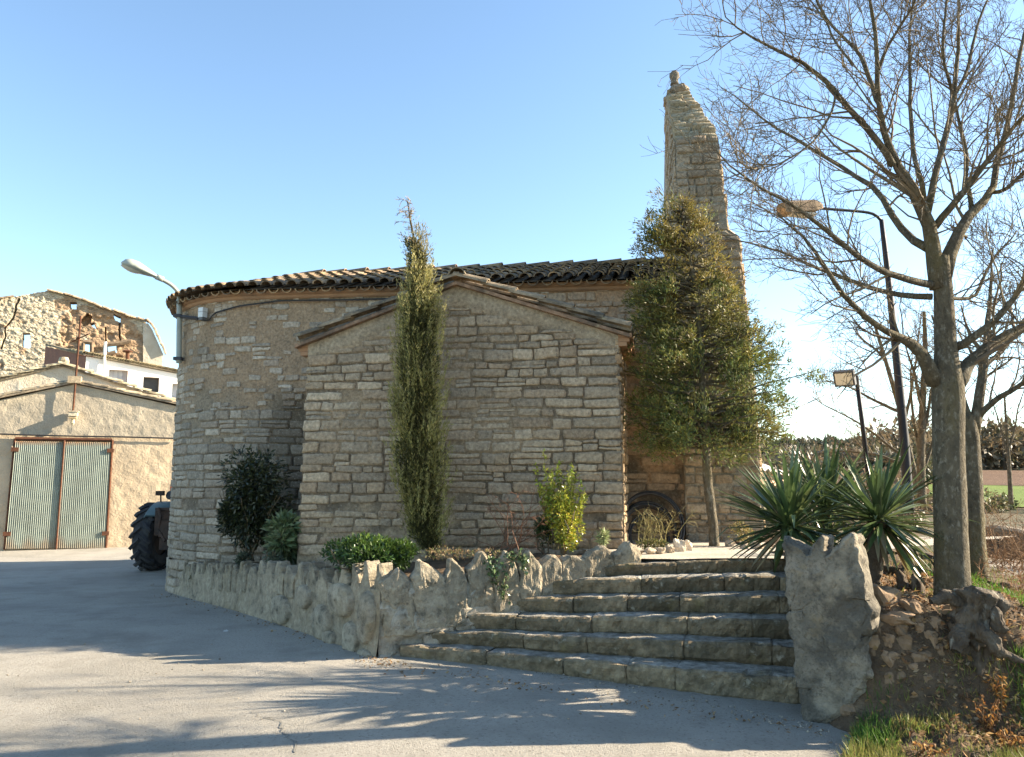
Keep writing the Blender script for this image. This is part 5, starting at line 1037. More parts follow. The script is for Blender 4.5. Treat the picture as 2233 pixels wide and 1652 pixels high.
# ------------------------------------------------------------------ buildings on the left
gn = unit(np.array([.407, -.914, 0])); gx = np.array([-gn[1], gn[0], 0]); gp = onz(127, 1198, 0.0)
GP = lambda px, py, d=0.0: onplane(px, py, gp + gn * d, gn)
gar = thing('garage', gp, 'plastered village garage with grey gable and corrugated double gate', 'garage')
apx = GP(163, 838); lft = GP(-135, 902); rgt = GP(398, 889)
def gu(p): return float(np.dot(p - gp, gx))
ua, ul, ur = gu(apx), gu(lft), gu(rgt)
ztop = lambda u: np.where(u < ua, lerp(lft[2], apx[2], (u - ul) / (ua - ul)), lerp(apx[2], rgt[2], (u - ua) / (ur - ua)))
Ug, Tg = np.meshgrid(np.linspace(ul, ur, 90), np.linspace(0, 1, 70), indexing='ij'); Vg = -.1 + Tg * (ztop(Ug) + .1)
P = gp + Ug[..., None] * gx + Vg[..., None] * up; zc = GP(127, 950)[2]; q_ = fbm(np.stack([Ug * 1.5, Vg * 1.5, Ug * 0 + 3], -1)); q2 = fbm(np.stack([Ug * 6, Vg * 6, Ug * 0], -1))
k_ = sstep(zc - .05, zc + .05, Vg)[..., None]; col = lerp(np.array([.47, .375, .26]), np.array([.36, .31, .235]), k_) * (.85 + .3 * q_)[..., None]
bord = sstep(.35, .1, ztop(Ug) - Vg)[..., None]; col = lerp(col, np.array([.5, .42, .3]), bord * .5)
P = P + ((q2 - .5) * .03)[..., None] * gn
m = MB(); m.grid(P, col); back = -gn * 9
m.grid(np.stack([P[0], P[0] + back]), (.42, .33, .24)); m.grid(np.stack([P[-1], P[-1] + back]), (.42, .33, .24)); m.build('wall', M['cement'], gar)
m = MB()
for A, B in ((lft - gx * .15, apx), (rgt + gx * .15, apx)):
    A = A + gn * .10 + up * .02; B = B + gn * .10 + up * .02; m.prism(np.array([A, B, B + back, A + back]), up * .05, (.34, .27, .19))
    nn_ = int(np.linalg.norm(B - A) / .38); 
    for k in range(nn_): p_, q_ = lerp(A, B, k / nn_), lerp(A, B, (k + 1) / nn_); tile_run(m, p_ + up * .04 - gn * .06, q_ + up * .04 - gn * .06, up, .085, .08, col=np.array([.45, .36, .24]))
m.box(apx + gn * .02 + up * .10, (.3, .3, .18), .4, (.42, .33, .22)); m.build('roof', M['tile'], gar)
gate = MB(); g00, g10, g11, g01 = GP(10, 1199, .05), GP(231, 1197, .05), GP(245, 960, .05), GP(33, 957, .05)
gfr = MB(); gfr.tubes(np.array([g00, g01]), np.full(2, .035), 6); gfr.tubes(np.array([g01, g11]), np.full(2, .05), 6); gfr.tubes(np.array([g10, g11]), np.full(2, .035), 6)
def glerp(s_, t_): return lerp(lerp(g00, g10, s_[..., None]), lerp(g01, g11, s_[..., None]), t_[..., None])
for s0, s1 in ((.012, .492), (.508, .988)):
    Sg, Tg = np.meshgrid(np.linspace(s0, s1, 24 * 8 + 1), np.linspace(.008, .975, 24), indexing='ij'); Pg = glerp(Sg, Tg) + (np.cos(np.linspace(0, 2 * np.pi * 24, 24 * 8 + 1))[:, None] * .012 + .05)[..., None] * gn
    q_ = fbm(np.stack([Sg * 14, Tg * 3, Sg * 0 + s0], -1)); c = np.array([.265, .30, .255]) * (.75 + .5 * q_)[..., None]
    rst = np.clip(sstep(.935, .99, Tg + (q_ - .5) * .09) + sstep(.12, .01, Tg + (q_ - .5) * .2) * .6, 0, 1)[..., None]; c = lerp(c, np.array([.30, .17, .09]), rst * np.where(Tg > .5, 1, .8)[..., None])
    lf = MB(); lf.grid(Pg, c); leaf = lf.build('gate_leaf', M['metal'], gar, smooth=True)
    sx = s0 if s0 < .3 else s1
    for tz in (.14, .90): hg = MB(); hg.box(glerp(np.array(sx), np.array(tz)) + gn * .07, (.16, .05, .10), math.atan2(gx[1], gx[0])); hg.build('hinge', M['rust'], leaf)
gfr.tubes(np.array([glerp(np.array(.5), np.array(0.)), glerp(np.array(.5), np.array(.99))]) + gn * .075, np.full(2, .028), 6); gfr.build('gate_frame', M['rust'], gar)
cable('wall_cable', [GP(-60, 945, .08), GP(60, 949, .08), GP(170, 952, .08), GP(250, 953, .08), GP(330, 955, .08), GP(392, 957, .08)], .022, 'dark cable running across the garage front above the gate')
ant = thing('aerial_mast', GP(160, 896, .14), 'rusty aerial mast rising from a small box on the garage gable', 'aerial'); m = MB()
m.tubes(np.array([GP(159, 900, .14), GP(165, 830, .14), GP(176, 690, .14)]), np.full(3, .028), 6); m.tubes(np.array([GP(157, 746, .14), GP(174, 738, .2), GP(193, 729, .3)]), np.full(3, .018), 5); m.tubes(np.array([GP(166, 742, .05), GP(170, 735, .3)]), np.full(2, .014), 5)
m.tubes(np.array([GP(172, 775, .14), GP(205, 779, .2)]), np.full(2, .014), 5); m.build('mast', M['rust'], ant)
m = MB(); c = GP(160, 904, .16); m.box(c, (.20, .2, .10), .4, (.62, .53, .38)); m.box(c + up * .07, (.24, .24, .03), .4, (.5, .4, .28)); m.box(c - up * .085, (.17, .17, .05), .4, (.45, .34, .2)); m.lathe(c - up * .11, -up, [(0, 0), (.05, 0), (.04, .08), (.055, .11), (.02, .17), (0, .17)], 10, (.62, .5, .32)); m.build('box', M['pebble'], ant)

def wallpoly(mb, pts, d, thick_, pf, col=(1, 1, 1)):
    mb.prism(np.array([pf(x, y, d) for x, y in pts]), -gn * thick_, col)
hn = unit(np.array([.40, -.917, 0])); hp = gp + np.array([0, 4.2, 0]); HP = lambda px, py, d=0.0: onplane(px, py, hp + hn * d, hn)
hb = thing('house', HP(137, 950), 'cream rendered gabled house just behind the garage roof', 'house')
m = MB(); ap, l_, r_ = HP(137, 800), HP(-120, 858), HP(420, 893); b0_, b1_ = HP(-120, 1190), HP(420, 1190)
Sg, Tg = np.meshgrid(np.linspace(0, 1, 60), np.linspace(0, 1, 30), indexing='ij'); u0, u1, um = np.dot(l_ - ap, -np.array([hn[1], -hn[0], 0])), 0, 0
hx = np.array([-hn[1], hn[0], 0]); ual, uar = np.dot(l_ - ap, hx), np.dot(r_ - ap, hx); Uu = lerp(ual, uar, Sg); Zt = np.where(Uu < 0, lerp(ap[2], l_[2], Uu / ual), lerp(ap[2], r_[2], Uu / uar)); Zz = lerp(2.2, Zt, Tg)
P = ap * [1, 1, 0] + Uu[..., None] * hx + Zz[..., None] * up + ((fbm(np.stack([Uu * 2, Zz * 2, Uu * 0], -1)) - .5) * .08)[..., None] * hn; m.grid(P); m.grid(np.stack([P[0], P[0] - hn * 6])); m.grid(np.stack([P[-1], P[-1] - hn * 6])); m.build('wall', M['cream'], hb)
m = MB()
for A in (l_, r_):
    A = A + hn * .08; B = ap + hn * .08; m.prism(np.array([A, B, B - hn * 6, A - hn * 6]), up * .06, (.40, .32, .22)); nn_ = int(np.linalg.norm(B - A) / .42)
    for k in range(nn_): tile_run(m, lerp(A, B, k / nn_) + up * (.05 + rng.uniform(0, .05)), lerp(A, B, (k + 1) / nn_ + .02) + up * .05, up, .10, .09, col=np.array([.55, .46, .30]))
for k in range(9): c = lerp(ap, l_, .08 + k * .07) - hn * .3 + up * .12; m.box(c, (.4, .25, .07), rng.uniform(-.3, .9), np.array([.42, .32, .2]) * rng.uniform(.7, 1.2))
m.lathe(ap - hn * .15 + up * .04, up, [(0, 0), (.14, 0), (.16, .16), (.12, .26), (0, .28)], 8, (.55, .45, .3)); m.build('roof', M['tile'], hb)

# white house with the brick side wall
wn = unit(np.array([.50, -.866, 0])); wx = np.array([-wn[1], wn[0], 0]); wp = at(186, 800, 29.0); WP = lambda px, py, d=0.0: onplane(px, py, wp + wn * d, wn)
wh = thing('house', wp * [1, 1, 0] + [0, 0, 2.0], 'white rendered house with shuttered windows and a bare brick end wall', 'house')
tl, tr_, bl, br = WP(188, 777), WP(430, 824), WP(186, 900), WP(430, 930)
def wh_uv(px, py): p = WP(px, py) - tl; return float(np.dot(p, wx)), p[2]
m = MB(); wins = [((238, 806), (277, 843)), ((313, 822), (346, 856)), ((376, 837), (400, 870))]
WU = [(*wh_uv(*A), *wh_uv(B[0], (A[1] + B[1]) / 2 + (B[1] - A[1]) / 2)) for A, B in wins]; Wd_ = float(np.dot(tr_ - tl, wx)); top_z = lambda u: (tr_[2] - tl[2]) * u / Wd_
ucut = sorted([0, Wd_] + [w_[0] for w_ in WU] + [w_[2] for w_ in WU]); zcut = -4.5
for k in range(len(ucut) - 1):
    ua_, ub_ = ucut[k], ucut[k + 1]; wn_ = [w_ for w_ in WU if abs(w_[0] - ua_) < 1e-6]
    segs = [(zcut, None)] if not wn_ else [(zcut, wn_[0][3]), (wn_[0][1], None)]
    for z0, z1 in segs: m.add([tl + wx * ua_ + up * z0, tl + wx * ub_ + up * z0, tl + wx * ub_ + up * (top_z(ub_) if z1 is None else z1), tl + wx * ua_ + up * (top_z(ua_) if z1 is None else z1)], [[0, 1, 2, 3]])
m.grid(np.array([[tr_, tr_ - up * 4.5], [tr_ - wn * 5, tr_ - wn * 5 - up * 4.5]])); m.build('wall', M['white'], wh)
for i, (ua_, zt_, ub_, zb_) in enumerate(WU):
    f = MB(); dpt = .30
    for (p, q) in (((ua_, zb_), (ub_, zb_)), ((ub_, zb_), (ub_, zt_)), ((ub_, zt_), (ua_, zt_)), ((ua_, zt_), (ua_, zb_))): A = tl + wx * p[0] + up * p[1]; B = tl + wx * q[0] + up * q[1]; f.grid(np.array([[A, B], [A - wn * dpt, B - wn * dpt]]), (.5, .27, .16) if (i == 0 and p[0] == q[0] == ub_) else (.55, .5, .45))
    f.box(tl + wx * (ua_ + ub_) / 2 + up * (zb_ - .04) + wn * .03, (abs(ub_ - ua_) + .1, .12, .06), math.atan2(wx[1], wx[0]), (.75, .72, .68)); fr_ = f.build('window', M['metal'], wh)
    pn = MB(); a_ = tl + wx * ua_ - wn * dpt; b_ = tl + wx * ub_ - wn * dpt; pn.prism(np.array([a_ + up * zb_, b_ + up * zb_, b_ + up * zt_, a_ + up * zt_]), -wn * .03); pn.build('shutter' if i != 1 else 'pane', M['curtain'] if i != 1 else M['void'], fr_)
    if i == 0:
        s_ = MB()
        for k in range(1, 4): p = lerp(a_, b_, k / 4) + wn * .015; s_.box(p + up * (zb_ + zt_) / 2, (.03, .03, zt_ - zb_), math.atan2(wx[1], wx[0]), (.4, .43, .48))
        s_.build('slat', M['metal'], fr_)
m = MB(); bkf = at(99, 756, 33.0); A = tl + np.zeros(3); Sg, Tg = np.meshgrid(np.linspace(0, 1, 20), np.linspace(0, 1, 12), indexing='ij'); tp3 = lerp(A[None], bkf[None], Sg[..., None]); m.grid(tp3 * [1, 1, 0] + (tp3[..., 2] - 4.5 * (1 - Tg))[..., None] * up); m.build('brick_wall', M['brickside'], wh)
m = MB(); A, B = tl + wn * .12 - wx * .1 + up * .02, tr_ + wn * .12 + up * .02; m.prism(np.array([A, B, B + (bkf - tl) * [1.3, 1.3, 1.0] + up * .1, bkf + up * .05]), up * .07, (.30, .24, .16))
for k in range(46): p = lerp(A, B, (k + .5) / 46); tile_run(m, p + up * .05 + wn * .04, p + (bkf - tl) * .35 + up * .06, up, .085, .08, col=np.array([.38, .31, .18]), L=.5)
m.build('roof', M['tile'], wh)
pip = MB(); pip.tubes(np.array([WP(226, 826, .15), WP(228, 775, .12), WP(230, 746, .1)]), np.full(3, .055), 8, (.7, .68, .62)); pip.build('vent_pipe', M['metal'], wh)
fl_ = MB(); p = WP(278, 792, -1.0); q = WP(278, 768, -1.0); fl_.tubes(np.array([p, q]), np.full(2, .07), 8); fl_.lathe(q, up, [(0, 0), (.2, .0), (.2, .03), (0, .1)], 8); fl_.build('flue', M['rust'], wh)

# ruined rubble house: a wall of small cells, open where the photograph shows sky through it
rn = unit(np.array([.42, -.907, 0])); rx_ = np.array([-rn[1], rn[0], 0]); rp = at(150, 700, 38.0); RP = lambda px, py, d=0.0: onplane(px, py, rp + rn * d, rn)
def inpoly(x, y, poly):
    c = np.zeros(x.shape, bool); p = np.asarray(poly, float)
    for i in range(len(p)):
        (x1, y1), (x2, y2) = p[i], p[i - 1]
        if y1 == y2: continue
        c ^= ((y1 > y) != (y2 > y)) & (x < (x2 - x1) * (y - y1) / (y2 - y1) + x1)
    return c
def dline(x, y, pts):
    d = np.full(x.shape, 1e9); p = np.asarray(pts, float)
    for a_, b_ in zip(p[:-1], p[1:]):
        t = np.clip(((x - a_[0]) * (b_ - a_)[0] + (y - a_[1]) * (b_ - a_)[1]) / ((b_ - a_) ** 2).sum(), 0, 1); d = np.minimum(d, np.hypot(x - a_[0] - t * (b_ - a_)[0], y - a_[1] - t * (b_ - a_)[1]))
    return d
ru = thing('ruined_house', RP(150, 850), 'crumbling rubble stone house with holes, cracks and empty windows on the rise behind', 'ruin')
outl = [(-90, 672), (0, 652), (28, 648), (102, 635), (126, 638), (157, 647), (246, 677), (322, 703), (313, 703), (313, 880), (-90, 880)]
holes = [[(154, 659), (167, 659), (167, 674), (153, 674)], [(247, 684), (258, 690), (264, 692), (263, 702), (253, 700), (248, 692)], [(49, 727), (66, 727), (67, 758), (60, 760), (48, 757)], [(182, 747), (200, 747), (200, 800), (182, 800)], [(234, 749), (254, 749), (254, 769), (235, 772)], [(195, 706), (205, 704), (212, 718), (204, 716)]]
st_ = 1.5; X, Y = np.meshgrid(np.arange(-90, 326, st_), np.arange(632, 880, st_), indexing='ij')
wz = (fbm(np.stack([X * .09, Y * .09, X * 0], -1)) - .5) * 5; cx_, cy_ = X[:-1, :-1] + st_ / 2, Y[:-1, :-1] + st_ / 2; wj = (fbm(np.stack([cx_ * .16, cy_ * .16, cx_ * 0], -1)) - .5) * 6
keep = inpoly(cx_, cy_ + wj * .15, outl)
for h_ in holes: keep &= ~inpoly(cx_ + wj * .4, cy_ + wj * .4, h_)
crk = np.minimum(dline(X + wz, Y + wz * .5, [(41, 652), (28, 694), (12, 715), (11, 737), (3, 761)]), np.minimum(dline(X + wz, Y, [(230, 715), (231, 748)]), dline(X + wz, Y, [(262, 700), (260, 720), (262, 745)])))
mud = sstep(.42, .56, fbm(np.stack([X * .022, Y * .03, X * 0 + 6], -1)) + .22 * inpoly(X + wz, Y + wz, [(130, 690), (180, 665), (235, 680), (310, 715), (310, 800), (132, 800)]) - .16 * (X < 120))
dep = (fbm(np.stack([X * .12, Y * .2, X * 0 + 2], -1)) - .5) * .10 - .25 * sstep(2.2, .5, crk) - .12 * sstep(5, 8, fbm(np.stack([X * .05, Y * .06, X * 0 + 4], -1)) * 13 - 1.6) * mud - .45 * inpoly(X + wz, Y + wz, [(176, 702), (190, 683), (200, 690), (196, 705), (182, 712)])
P = np.array([[RP(x, y, 0) for y in Y[0]] for x in X[:, 0]]) + dep[..., None] * rn
q_ = fbm(np.stack([X * .25, Y * .4, X * 0], -1)); colr = lerp(np.array([.50, .425, .31]), np.array([.37, .25, .155]), mud[..., None]) * (.82 + .36 * q_)[..., None]
colr = lerp(colr, np.array([.46, .29, .17]), (sstep(25, 10, np.hypot((X - 152) * .8, (Y - 745))) * .7)[..., None])
m = MB(); nx_, ny_ = X.shape; I, J = np.nonzero(keep); idx = lambda i, j: i * ny_ + j
quads = np.stack([idx(I, J), idx(I, J + 1), idx(I + 1, J + 1), idx(I + 1, J)], 1); m.add(P.reshape(-1, 3), quads, colr.reshape(-1, 3))
Kp = np.pad(keep, 1); Bk = (P - rn * .6).reshape(-1, 3); sides = []
for di, dj, a_, b_ in ((-1, 0, (0, 0), (0, 1)), (1, 0, (1, 1), (1, 0)), (0, -1, (1, 0), (0, 0)), (0, 1, (0, 1), (1, 1))):
    e_ = keep & ~Kp[1 + di:1 + di + keep.shape[0], 1 + dj:1 + dj + keep.shape[1]]; i, j = np.nonzero(e_); sides.append(np.stack([idx(i + a_[0], j + a_[1]), idx(i + b_[0], j + b_[1]), idx(i + b_[0], j + b_[1]) + nx_ * ny_, idx(i + a_[0], j + a_[1]) + nx_ * ny_], 1))
m.add(np.concatenate([P.reshape(-1, 3), Bk]), np.concatenate(sides), np.tile(colr.reshape(-1, 3), (2, 1)) * .9)
m.build('wall', M['ruin'], ru)
# rendered right end of the ruin, turned away a little, with its sagging verge
m = MB(); A0_ = RP(313, 800); p_n = unit(np.array([.62, -.785, 0])); PP = lambda x, y: RP(x, y, .06)
m.prism(np.array([PP(*q) for q in ((312, 705), (323, 706), (332, 719), (338, 733), (347, 753), (356, 773), (353, 800), (353, 880), (312, 880))]), -rn * 3.0, (.72, .64, .51)); m.build('rendered_wall', M['cream'], ru)
vg = [RP(x, y, .05) for x, y in ((-90, 673), (0, 654), (28, 650))], [RP(x, y, .05) for x, y in ((102, 638), (126, 641), (157, 650), (246, 680), (325, 706))], [RP(x, y, .12) for x, y in ((318, 699), (327, 706), (335, 720), (341, 733), (350, 753), (359, 772))]
for ch in (vg[0], vg[1] + vg[2]):
    m = MB()
    for A, B in zip(ch[:-1], ch[1:]):
        nn_ = max(1, int(np.linalg.norm(B - A) / .45))
        for k in range(nn_):
            tile_run(m, lerp(A, B, k / nn_) + up * rng.uniform(-.02, .06), lerp(A, B, (k + 1) / nn_) + up * rng.uniform(-.02, .06), up, .13, .12, col=np.array([.42, .31, .20]) * rng.uniform(.7, 1.2))
    m.build('roof_verge', M['tile'], ru)
for pts, r_ in (([(232, 752), (262, 749), (285, 744)], .13), ([(217, 774), (240, 771), (252, 768)], .10), ([(181, 746), (201, 748)], .12), ([(181, 768), (182, 748)], .10), ([(200, 768), (200, 748)], .10)):
    m = MB(); Q = np.array([RP(x, y, .2) for x, y in pts]); m.tubes(Q, np.full(len(Q), r_), 6); m.build('beam', M['wood'], ru)

# ------------------------------------------------------------------ tractor behind the apse
TX, TY, RW = -6.24, 15.75, .63
tr0 = thing('tractor', (TX, TY + 1, 0), 'old green tractor half hidden behind the apse, seen from the rear', 'tractor')
def wheel(c, R_, wd, name='wheel'):
    c = np.asarray(c, float); axx = np.array([1., 0, 0]); h = wd / 2
    w_ = MB(); w_.lathe(c - axx * h, axx, [(R_ * .55, .02), (R_ * .8, -.01), (R_ * .93, .03), (R_ * .965, .08), (R_ * .97, h), (R_ * .965, wd - .08), (R_ * .93, wd - .03), (R_ * .8, wd + .01), (R_ * .55, wd - .02)], 40)
    nl = int(R_ * 30)
    for k in range(nl):
        for s_ in (-1, 1):
            t0 = 2 * np.pi * (k + (.5 if s_ > 0 else 0)) / nl; pts = []
            for f in np.linspace(0, 1, 5): ang = t0 + f * .30; rr_ = R_ * (.985 if f < .95 else .94); pts.append(c + axx * s_ * lerp(.0, h * 1.02, f) + rr_ * np.array([0, math.cos(ang), math.sin(ang)]))
            w_.tubes(np.array(pts), np.linspace(.036, .045, 5), 4)
    o = w_.build(name, M['rubber'], tr0); r_ = MB(); r_.lathe(c - axx * h * .7, axx, [(0, .05), (R_ * .2, .05), (R_ * .3, .10), (R_ * .5, .08), (R_ * .57, .0), (R_ * .57, wd * .7), (0, wd * .7)], 24); r_.build('rim', M['greasy'], o)
for sx in (-1, 1): wheel((TX + sx * .72, TY, RW), RW, .36)
for sx in (-1, 1): wheel((TX + sx * .66, TY + 2.0, .38), .38, .2)
m = MB(); m.box((TX, TY + 1.3, .95), (.5, 1.7, .5)); m.box((TX, TY + 1.75, 1.12), (.46, .8, .2)); m.box((TX, TY + .55, .75), (.42, 1.2, .4)); m.build('bonnet', M['tractor'], tr0)
for sx in (-1, 1):
    f = MB(); th = np.linspace(.5, 2.45, 14); P = np.array([[(TX + sx * x_, TY + (RW + .08) * math.cos(t_) * 1.0, RW + (RW + .05) * math.sin(t_)) for t_ in th] for x_ in (.30, .35, .66, .70)]); P[3, :, 2] -= .05; f.grid(P); f.grid(P + [0, 0, -.02]); fo = f.build('fender', M['tractor'], tr0, smooth=True)
    l_ = MB(); l_.box((TX + sx * .58, TY - .15, 1.47), (.15, .08, .09)); l_.tubes(np.array([(TX + sx * .58, TY - .1, 1.30), (TX + sx * .58, TY - .13, 1.45)]), np.full(2, .015), 5); l_.build('tail_lamp', M['greasy'], fo)
    l_ = MB(); l_.lathe((TX + sx * .40, TY - .05, 1.42), (0, -1, .2), [(0, 0), (.08, .0), (.09, .06), (0, .07)], 12); l_.build('work_lamp', M['dark'], fo)
m = MB(); m.box((TX, TY - .40, .92), (.96, .30, .46)); m.box((TX - .1, TY - .60, .82), (.50, .12, .30)); m.box((TX, TY - .5, 1.18), (.94, .16, .05)); m.tubes(np.array([(TX - .40, TY - .62, 1.2), (TX - .32, TY - .66, 1.05), (TX - .36, TY - .64, .8), (TX - .2, TY - .7, .6)]), np.full(4, .03), 6); m.box((TX, TY - .45, .54), (.70, .3, .22)); m.box((TX - .12, TY - .64, .66), (.26, .10, .18))
for q in ([(-.30, -.2, 1.2), (-.25, -.35, 1.05), (-.3, -.3, .8)], [(.1, -.2, 1.2), (.0, -.36, 1.1), (-.2, -.3, .95)], [(-.28, -.1, .6), (-.32, -.6, .48)], [(.28, -.1, .6), (.32, -.6, .48)], [(0, -.15, .9), (0, -.55, .75)], [(-.22, -.3, .6), (-.22, -.31, .15)]): m.tubes(np.array(q) + [TX, TY, 0], np.full(len(q), .028), 6)
m.build('rear_linkage', M['greasy'], tr0)
m = MB(); m.box((TX, TY + .25, 1.22), (.46, .42, .08)); m.box((TX, TY + .05, 1.42), (.46, .08, .34)); m.build('seat', M['rubber'], tr0)
m = MB(); m.tubes(np.array([(TX, TY + .95, 1.15), (TX, TY + .75, 1.5)]), np.full(2, .02), 6); th = np.linspace(0, 2 * np.pi, 25); m.tubes(np.stack([TX + .2 * np.cos(th), TY + .74 + .09 * np.sin(th), 1.5 + .17 * np.sin(th)], 1), np.full(25, .016), 6); m.build('steering_wheel', M['dark'], tr0)
bx = at(377, 1064, TY + .1); m = MB(); m.lathe(bx - up * .06, up, [(0, 0), (.055, 0), (.055, .10), (.03, .14), (0, .145)], 12); bc = m.build('beacon', M['orange'], tr0, smooth=True)
m = MB(); m.tubes(np.array([bx - up * .42 + [.0, .05, 0], bx - up * .05]), np.full(2, .016), 6); m.build('beacon_stem', M['dark'], bc)

# ------------------------------------------------------------------ right background
pl = thing('street_lamp', at(1978, 1090, 12.0), 'tall dark tapered street lamp behind the yuccas, its head among the branches', 'street lamp')
m = MB(); Q = np.array([at(1982, 1120, 12), at(1974, 980, 12), at(1952, 750, 12), at(1932, 560, 12), at(1922, 480, 12)]); m.tubes(*[x_[None] for x_ in resample(Q, [.075, .068, .056, .042, .034], 14)], 12); m.build('pole', M['darkblue'], pl, smooth=True)
m = MB(); Q, _ = resample([at(1922, 482, 12), at(1912, 466, 12), at(1880, 462, 11.95), at(1790, 455, 11.8)], [1] * 4, 12); m.tubes(Q, np.full(12, .024), 8); m.build('arm', M['darkblue'], pl, smooth=True)
hA, hB = at(1790, 452, 11.8), at(1703, 459, 11.6); ax = unit(hB - hA); s_ = unit(np.cross(ax, up)); u_ = np.cross(s_, ax); tt = np.linspace(0, 1, 9); wv = np.interp(tt, [0, .06, .2, .95, 1], [.06, .10, .13, .14, .12])
m = MB(); P = np.stack([hA + (tt * np.linalg.norm(hB - hA))[:, None] * ax + wv[:, None] * a_ * s_ + (wv * b_)[:, None] * u_ for a_, b_ in ((-1, -.55), (1, -.55), (.9, .5), (.4, .85), (-.4, .85), (-.9, .5))], 1); m.grid(P, closed=True); m.add(P[0], [list(range(6))]); m.add(P[-1], [list(range(5, -1, -1))]); hd = m.build('lamp_head', M['wood'], pl)
m = MB(); c = lerp(hA, hB, .6); m.box(c - up * .085, (.55, .2, .03), math.atan2(ax[1], ax[0])); m.build('lens', M['glass'], hd)
fp = thing('floodlight', at(1892, 1030, 14), 'square floodlight on a thin dark post beyond the yuccas', 'floodlight'); m = MB(); m.tubes(np.array([at(1896, 1060, 14), at(1880, 920, 14), at(1867, 820, 14)]), np.array([.045, .042, .04]), 8); m.build('post', M['darkblue'], fp, smooth=True)
c = at(1842, 825, 13.8); fa = unit(np.array([-.55, -.75, -.38])); fx = unit(np.cross(fa, up)); fu = np.cross(fx, fa); m = MB(); m.box(c, (.34, .12, .27), axes=np.array([fx, fa, fu])); m.box(c - fa * .09, (.22, .10, .16), axes=np.array([fx, fa, fu])); fh = m.build('lamp_head', M['dark'], fp)
m = MB(); m.box(c + fa * .062, (.28, .02, .21), axes=np.array([fx, fa, fu])); m.build('lens', M['glass'], fh); m = MB(); m.tubes(np.array([c - fa * .05 + fx * .05, at(1862, 832, 13.95)]), np.full(2, .022), 6); m.build('bracket', M['dark'], fp)
cable('overhead_cable', [at(1628, 925, 11.2), at(1740, 880, 12.3), at(1835, 843, 13.8)], .009, 'thin cable slung from the church corner to the floodlight', sag=.06)
# far house with pale roof
fhs = thing('house', at(1680, 1060, 42), 'distant house with pale roof and pinkish wall seen beyond the yuccas', 'house')
A, B = at(1600, 1012, 42), at(1712, 1036, 47); n_ = unit(np.array([(B - A)[1], -(B - A)[0], 0])); m = MB(); m.prism(np.array([A, B, [B[0], B[1], -.2], [A[0], A[1], -.2]]), -n_ * 5, (.62, .40, .28)); m.build('wall', M['pebble'], fhs)
m = MB(); e_ = up * 1.0 - n_ * 2.6; m.prism(np.array([A + n_ * .4 - up * .1, B + n_ * .4 - up * .1, B + e_, A + e_]), up * .14, (.62, .56, .50)); m.prism(np.array([A - n_ * 5.4 - up * .1, B - n_ * 5.4 - up * .1, B + e_, A + e_]), up * .14, (.6, .5, .45)); m.build('roof', M['pebble'], fhs)
# low grey wall and pale path at the right edge
m = MB(); A, B = onz(2140, 1212, .60), onz(2420, 1228, .60); d_ = unit(B - A); nn_ = np.array([-d_[1], d_[0], 0]); t = np.linspace(0, 1, 30); tz = 1.02 + (vn(np.stack([t * 7, t * 0, t * 0 + 4], 1)) - .5) * .12
rows_ = [A + (B - A) * t[:, None] + up * (-.3 - 0), A + (B - A) * t[:, None] + up * (tz - .66)[:, None], A + (B - A) * t[:, None] + up * (tz - .63)[:, None] + nn_ * .05, A + (B - A) * t[:, None] + up * (tz - .63)[:, None] + nn_ * .3, A + (B - A) * t[:, None] - up * .3 + nn_ * .35]
m.grid(np.array(rows_)); tag(m.build('low_wall', M['concrete'], loc=A), 'low grey wall beside the pale path at the right edge of the picture', 'wall')
g = MB(); q = [onz(x, y, .66) for x, y in ((2135, 1216), (2420, 1232), (2420, 1300), (2160, 1262))]; Sg, Tg = np.meshgrid(np.linspace(0, 1, 16), np.linspace(0, 1, 12), indexing='ij'); P = lerp(lerp(q[0], q[1], Sg[..., None]), lerp(q[3], q[2], Sg[..., None]), Tg[..., None]); P[..., 2] += .0; g.grid(P); struct(g.build('footpath', M['path'], smooth=True))
# fields and woods
def sheet(name, x0, x1, y0, y1, mt, off):
    g = MB(); X, Y = np.meshgrid(np.linspace(x0, x1, 60), np.linspace(y0, y1, 24), indexing='ij'); Y = Y - .30 * (X - 45); g.grid(np.stack([X, Y, hill(X, Y) + off], -1)); struct(g.build(name, M[mt], smooth=True))
sheet('green_field', 22, 140, 42, 76, 'field_green', .05); sheet('ploughed_field', 22, 160, 76.2, 102, 'field_brown', .06)
rw_ = np.random.default_rng(88)
def wood(name, label, N, box, hgt, r, pal, per, leaf, base=0.0):
    m = MB()
    for k in range(N):
        x, y = r.uniform(box[0], box[1]), r.uniform(box[2], box[3]); x = x * y if box[1] < 1 else x; h = r.uniform(*hgt); z = float(hill(np.array(x), np.array(y))); d = unit(r.normal(size=(per, 3))); c = np.array([x, y, z + h * .55]); R_ = np.array([h * .42, h * .42, h * .5])
        C = c + d * R_ * r.uniform(.5, 1, (per, 1)); C += (fbm(C * .9)[:, None] - .5) * h * .35; C[:, 2] = np.maximum(C[:, 2], z)
        pc = np.asarray(pal)[r.integers(len(pal))]; m.leaves(C, d + r.normal(size=(per, 3)) * .6, r.uniform(*leaf, per), r.uniform(leaf[0] * .5, leaf[1] * .55, per), pc * r.uniform(.7, 1.3, (per, 1)))
        m.tubes(np.array([[x, y, z - .1], [x, y, z + h * .6]]), np.array([.12, .05]) * h / 5, 4, (.12, .09, .06))
    tag(m.build(name, M['leaf']), label, 'woodland', kind='stuff')
WP_ = [(.13, .10, .055), (.18, .13, .075), (.09, .085, .045), (.20, .15, .09)]
wood('far_wood', 'dark scrubby wood on the slope above the ploughed field at the right edge', 150, (52, 110, 101, 128), (3.0, 6.5), rw_, WP_, 130, (.5, 1.2))
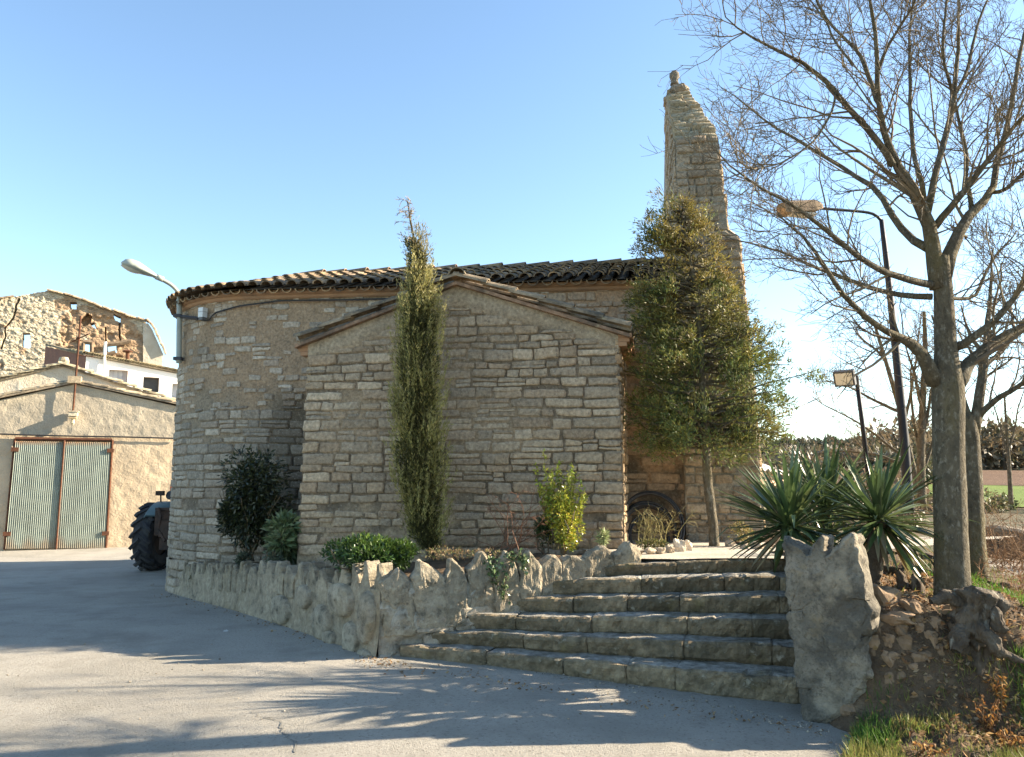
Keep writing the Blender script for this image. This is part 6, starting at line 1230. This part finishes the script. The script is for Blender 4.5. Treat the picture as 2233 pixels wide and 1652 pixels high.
wood('far_wood', 'distant dark pine covered ridge on the skyline behind the yuccas', 260, (60, 135, 200, 250), (1.8, 3.8), rw_, [(.05, .06, .04), (.065, .07, .045), (.09, .08, .05)], 60, (1.0, 2.2))
wood('field_hedge', 'low scrubby hedge along the edges of the green and ploughed fields', 46, (.50, .80, 42, 47), (.5, 1.2), rw_, [(.13, .12, .05), (.17, .12, .07), (.09, .10, .04)], 110, (.10, .28))
wood('far_scrub', 'scrubby brown and green thicket on the far slope behind the yuccas', 170, (.27, .52, 66, 110), (1.6, 3.6), rw_, [(.12, .09, .05), (.09, .08, .045), (.15, .11, .07), (.07, .07, .04)], 90, (.35, .9))
wood('far_scrub', 'brownish scrub and bushes in the middle distance behind the yuccas', 110, (.30, .50, 30, 62), (1.0, 2.2), rw_, [(.17, .12, .08), (.12, .10, .05), (.22, .16, .11), (.14, .13, .06)], 130, (.16, .4))

# loose gravel along the foot of the stairs, the wall and the pier
rv = np.random.default_rng(5); m = MB(); N = 900; oc = np.array([[1, 0, 0], [0, 1, 0], [-1, 0, 0], [0, -1, 0], [0, 0, 1.], [0, 0, -1.]]); of_ = np.array([[0, 1, 4], [1, 2, 4], [2, 3, 4], [3, 0, 4], [1, 0, 5], [2, 1, 5], [3, 2, 5], [0, 3, 5]])
foot = [onz(x, y, .04) for x, y in ((300, 1262), (480, 1302), (660, 1350), (850, 1402), (1000, 1432), (1200, 1470), (1400, 1498), (1600, 1532), (1740, 1562), (1800, 1580))]
ft = np.array(foot); tq = rv.uniform(0, 9, N) ** .8 * 9 ** .2; P = np.stack([np.interp(tq, range(10), ft[:, k]) for k in range(3)], 1)[:, :2] + np.abs(rv.normal(size=(N, 1))) * np.array([-.02, -.12]) + rv.normal(size=(N, 2)) * .03
far_ = rv.random(N) < .18; P[far_] = np.stack([rv.uniform(-5, 2, far_.sum()), rv.uniform(4.5, 9, far_.sum())], 1)
for p in P:
    r_ = .004 + .010 * rv.random() ** 3; q = oc * r_ * rv.uniform(.6, 1.3, (6, 1)); q[:, 2] *= .7; m.add(np.array([p[0], p[1], float(road_z(p[0], p[1])) + r_ * .4]) + q, of_, np.array([.36, .31, .24]) * rv.uniform(.4, 1.3))
tag(m.build('gravel', M['pebble']), 'loose grit and gravel along the foot of the stairs and wall', 'gravel', kind='stuff')
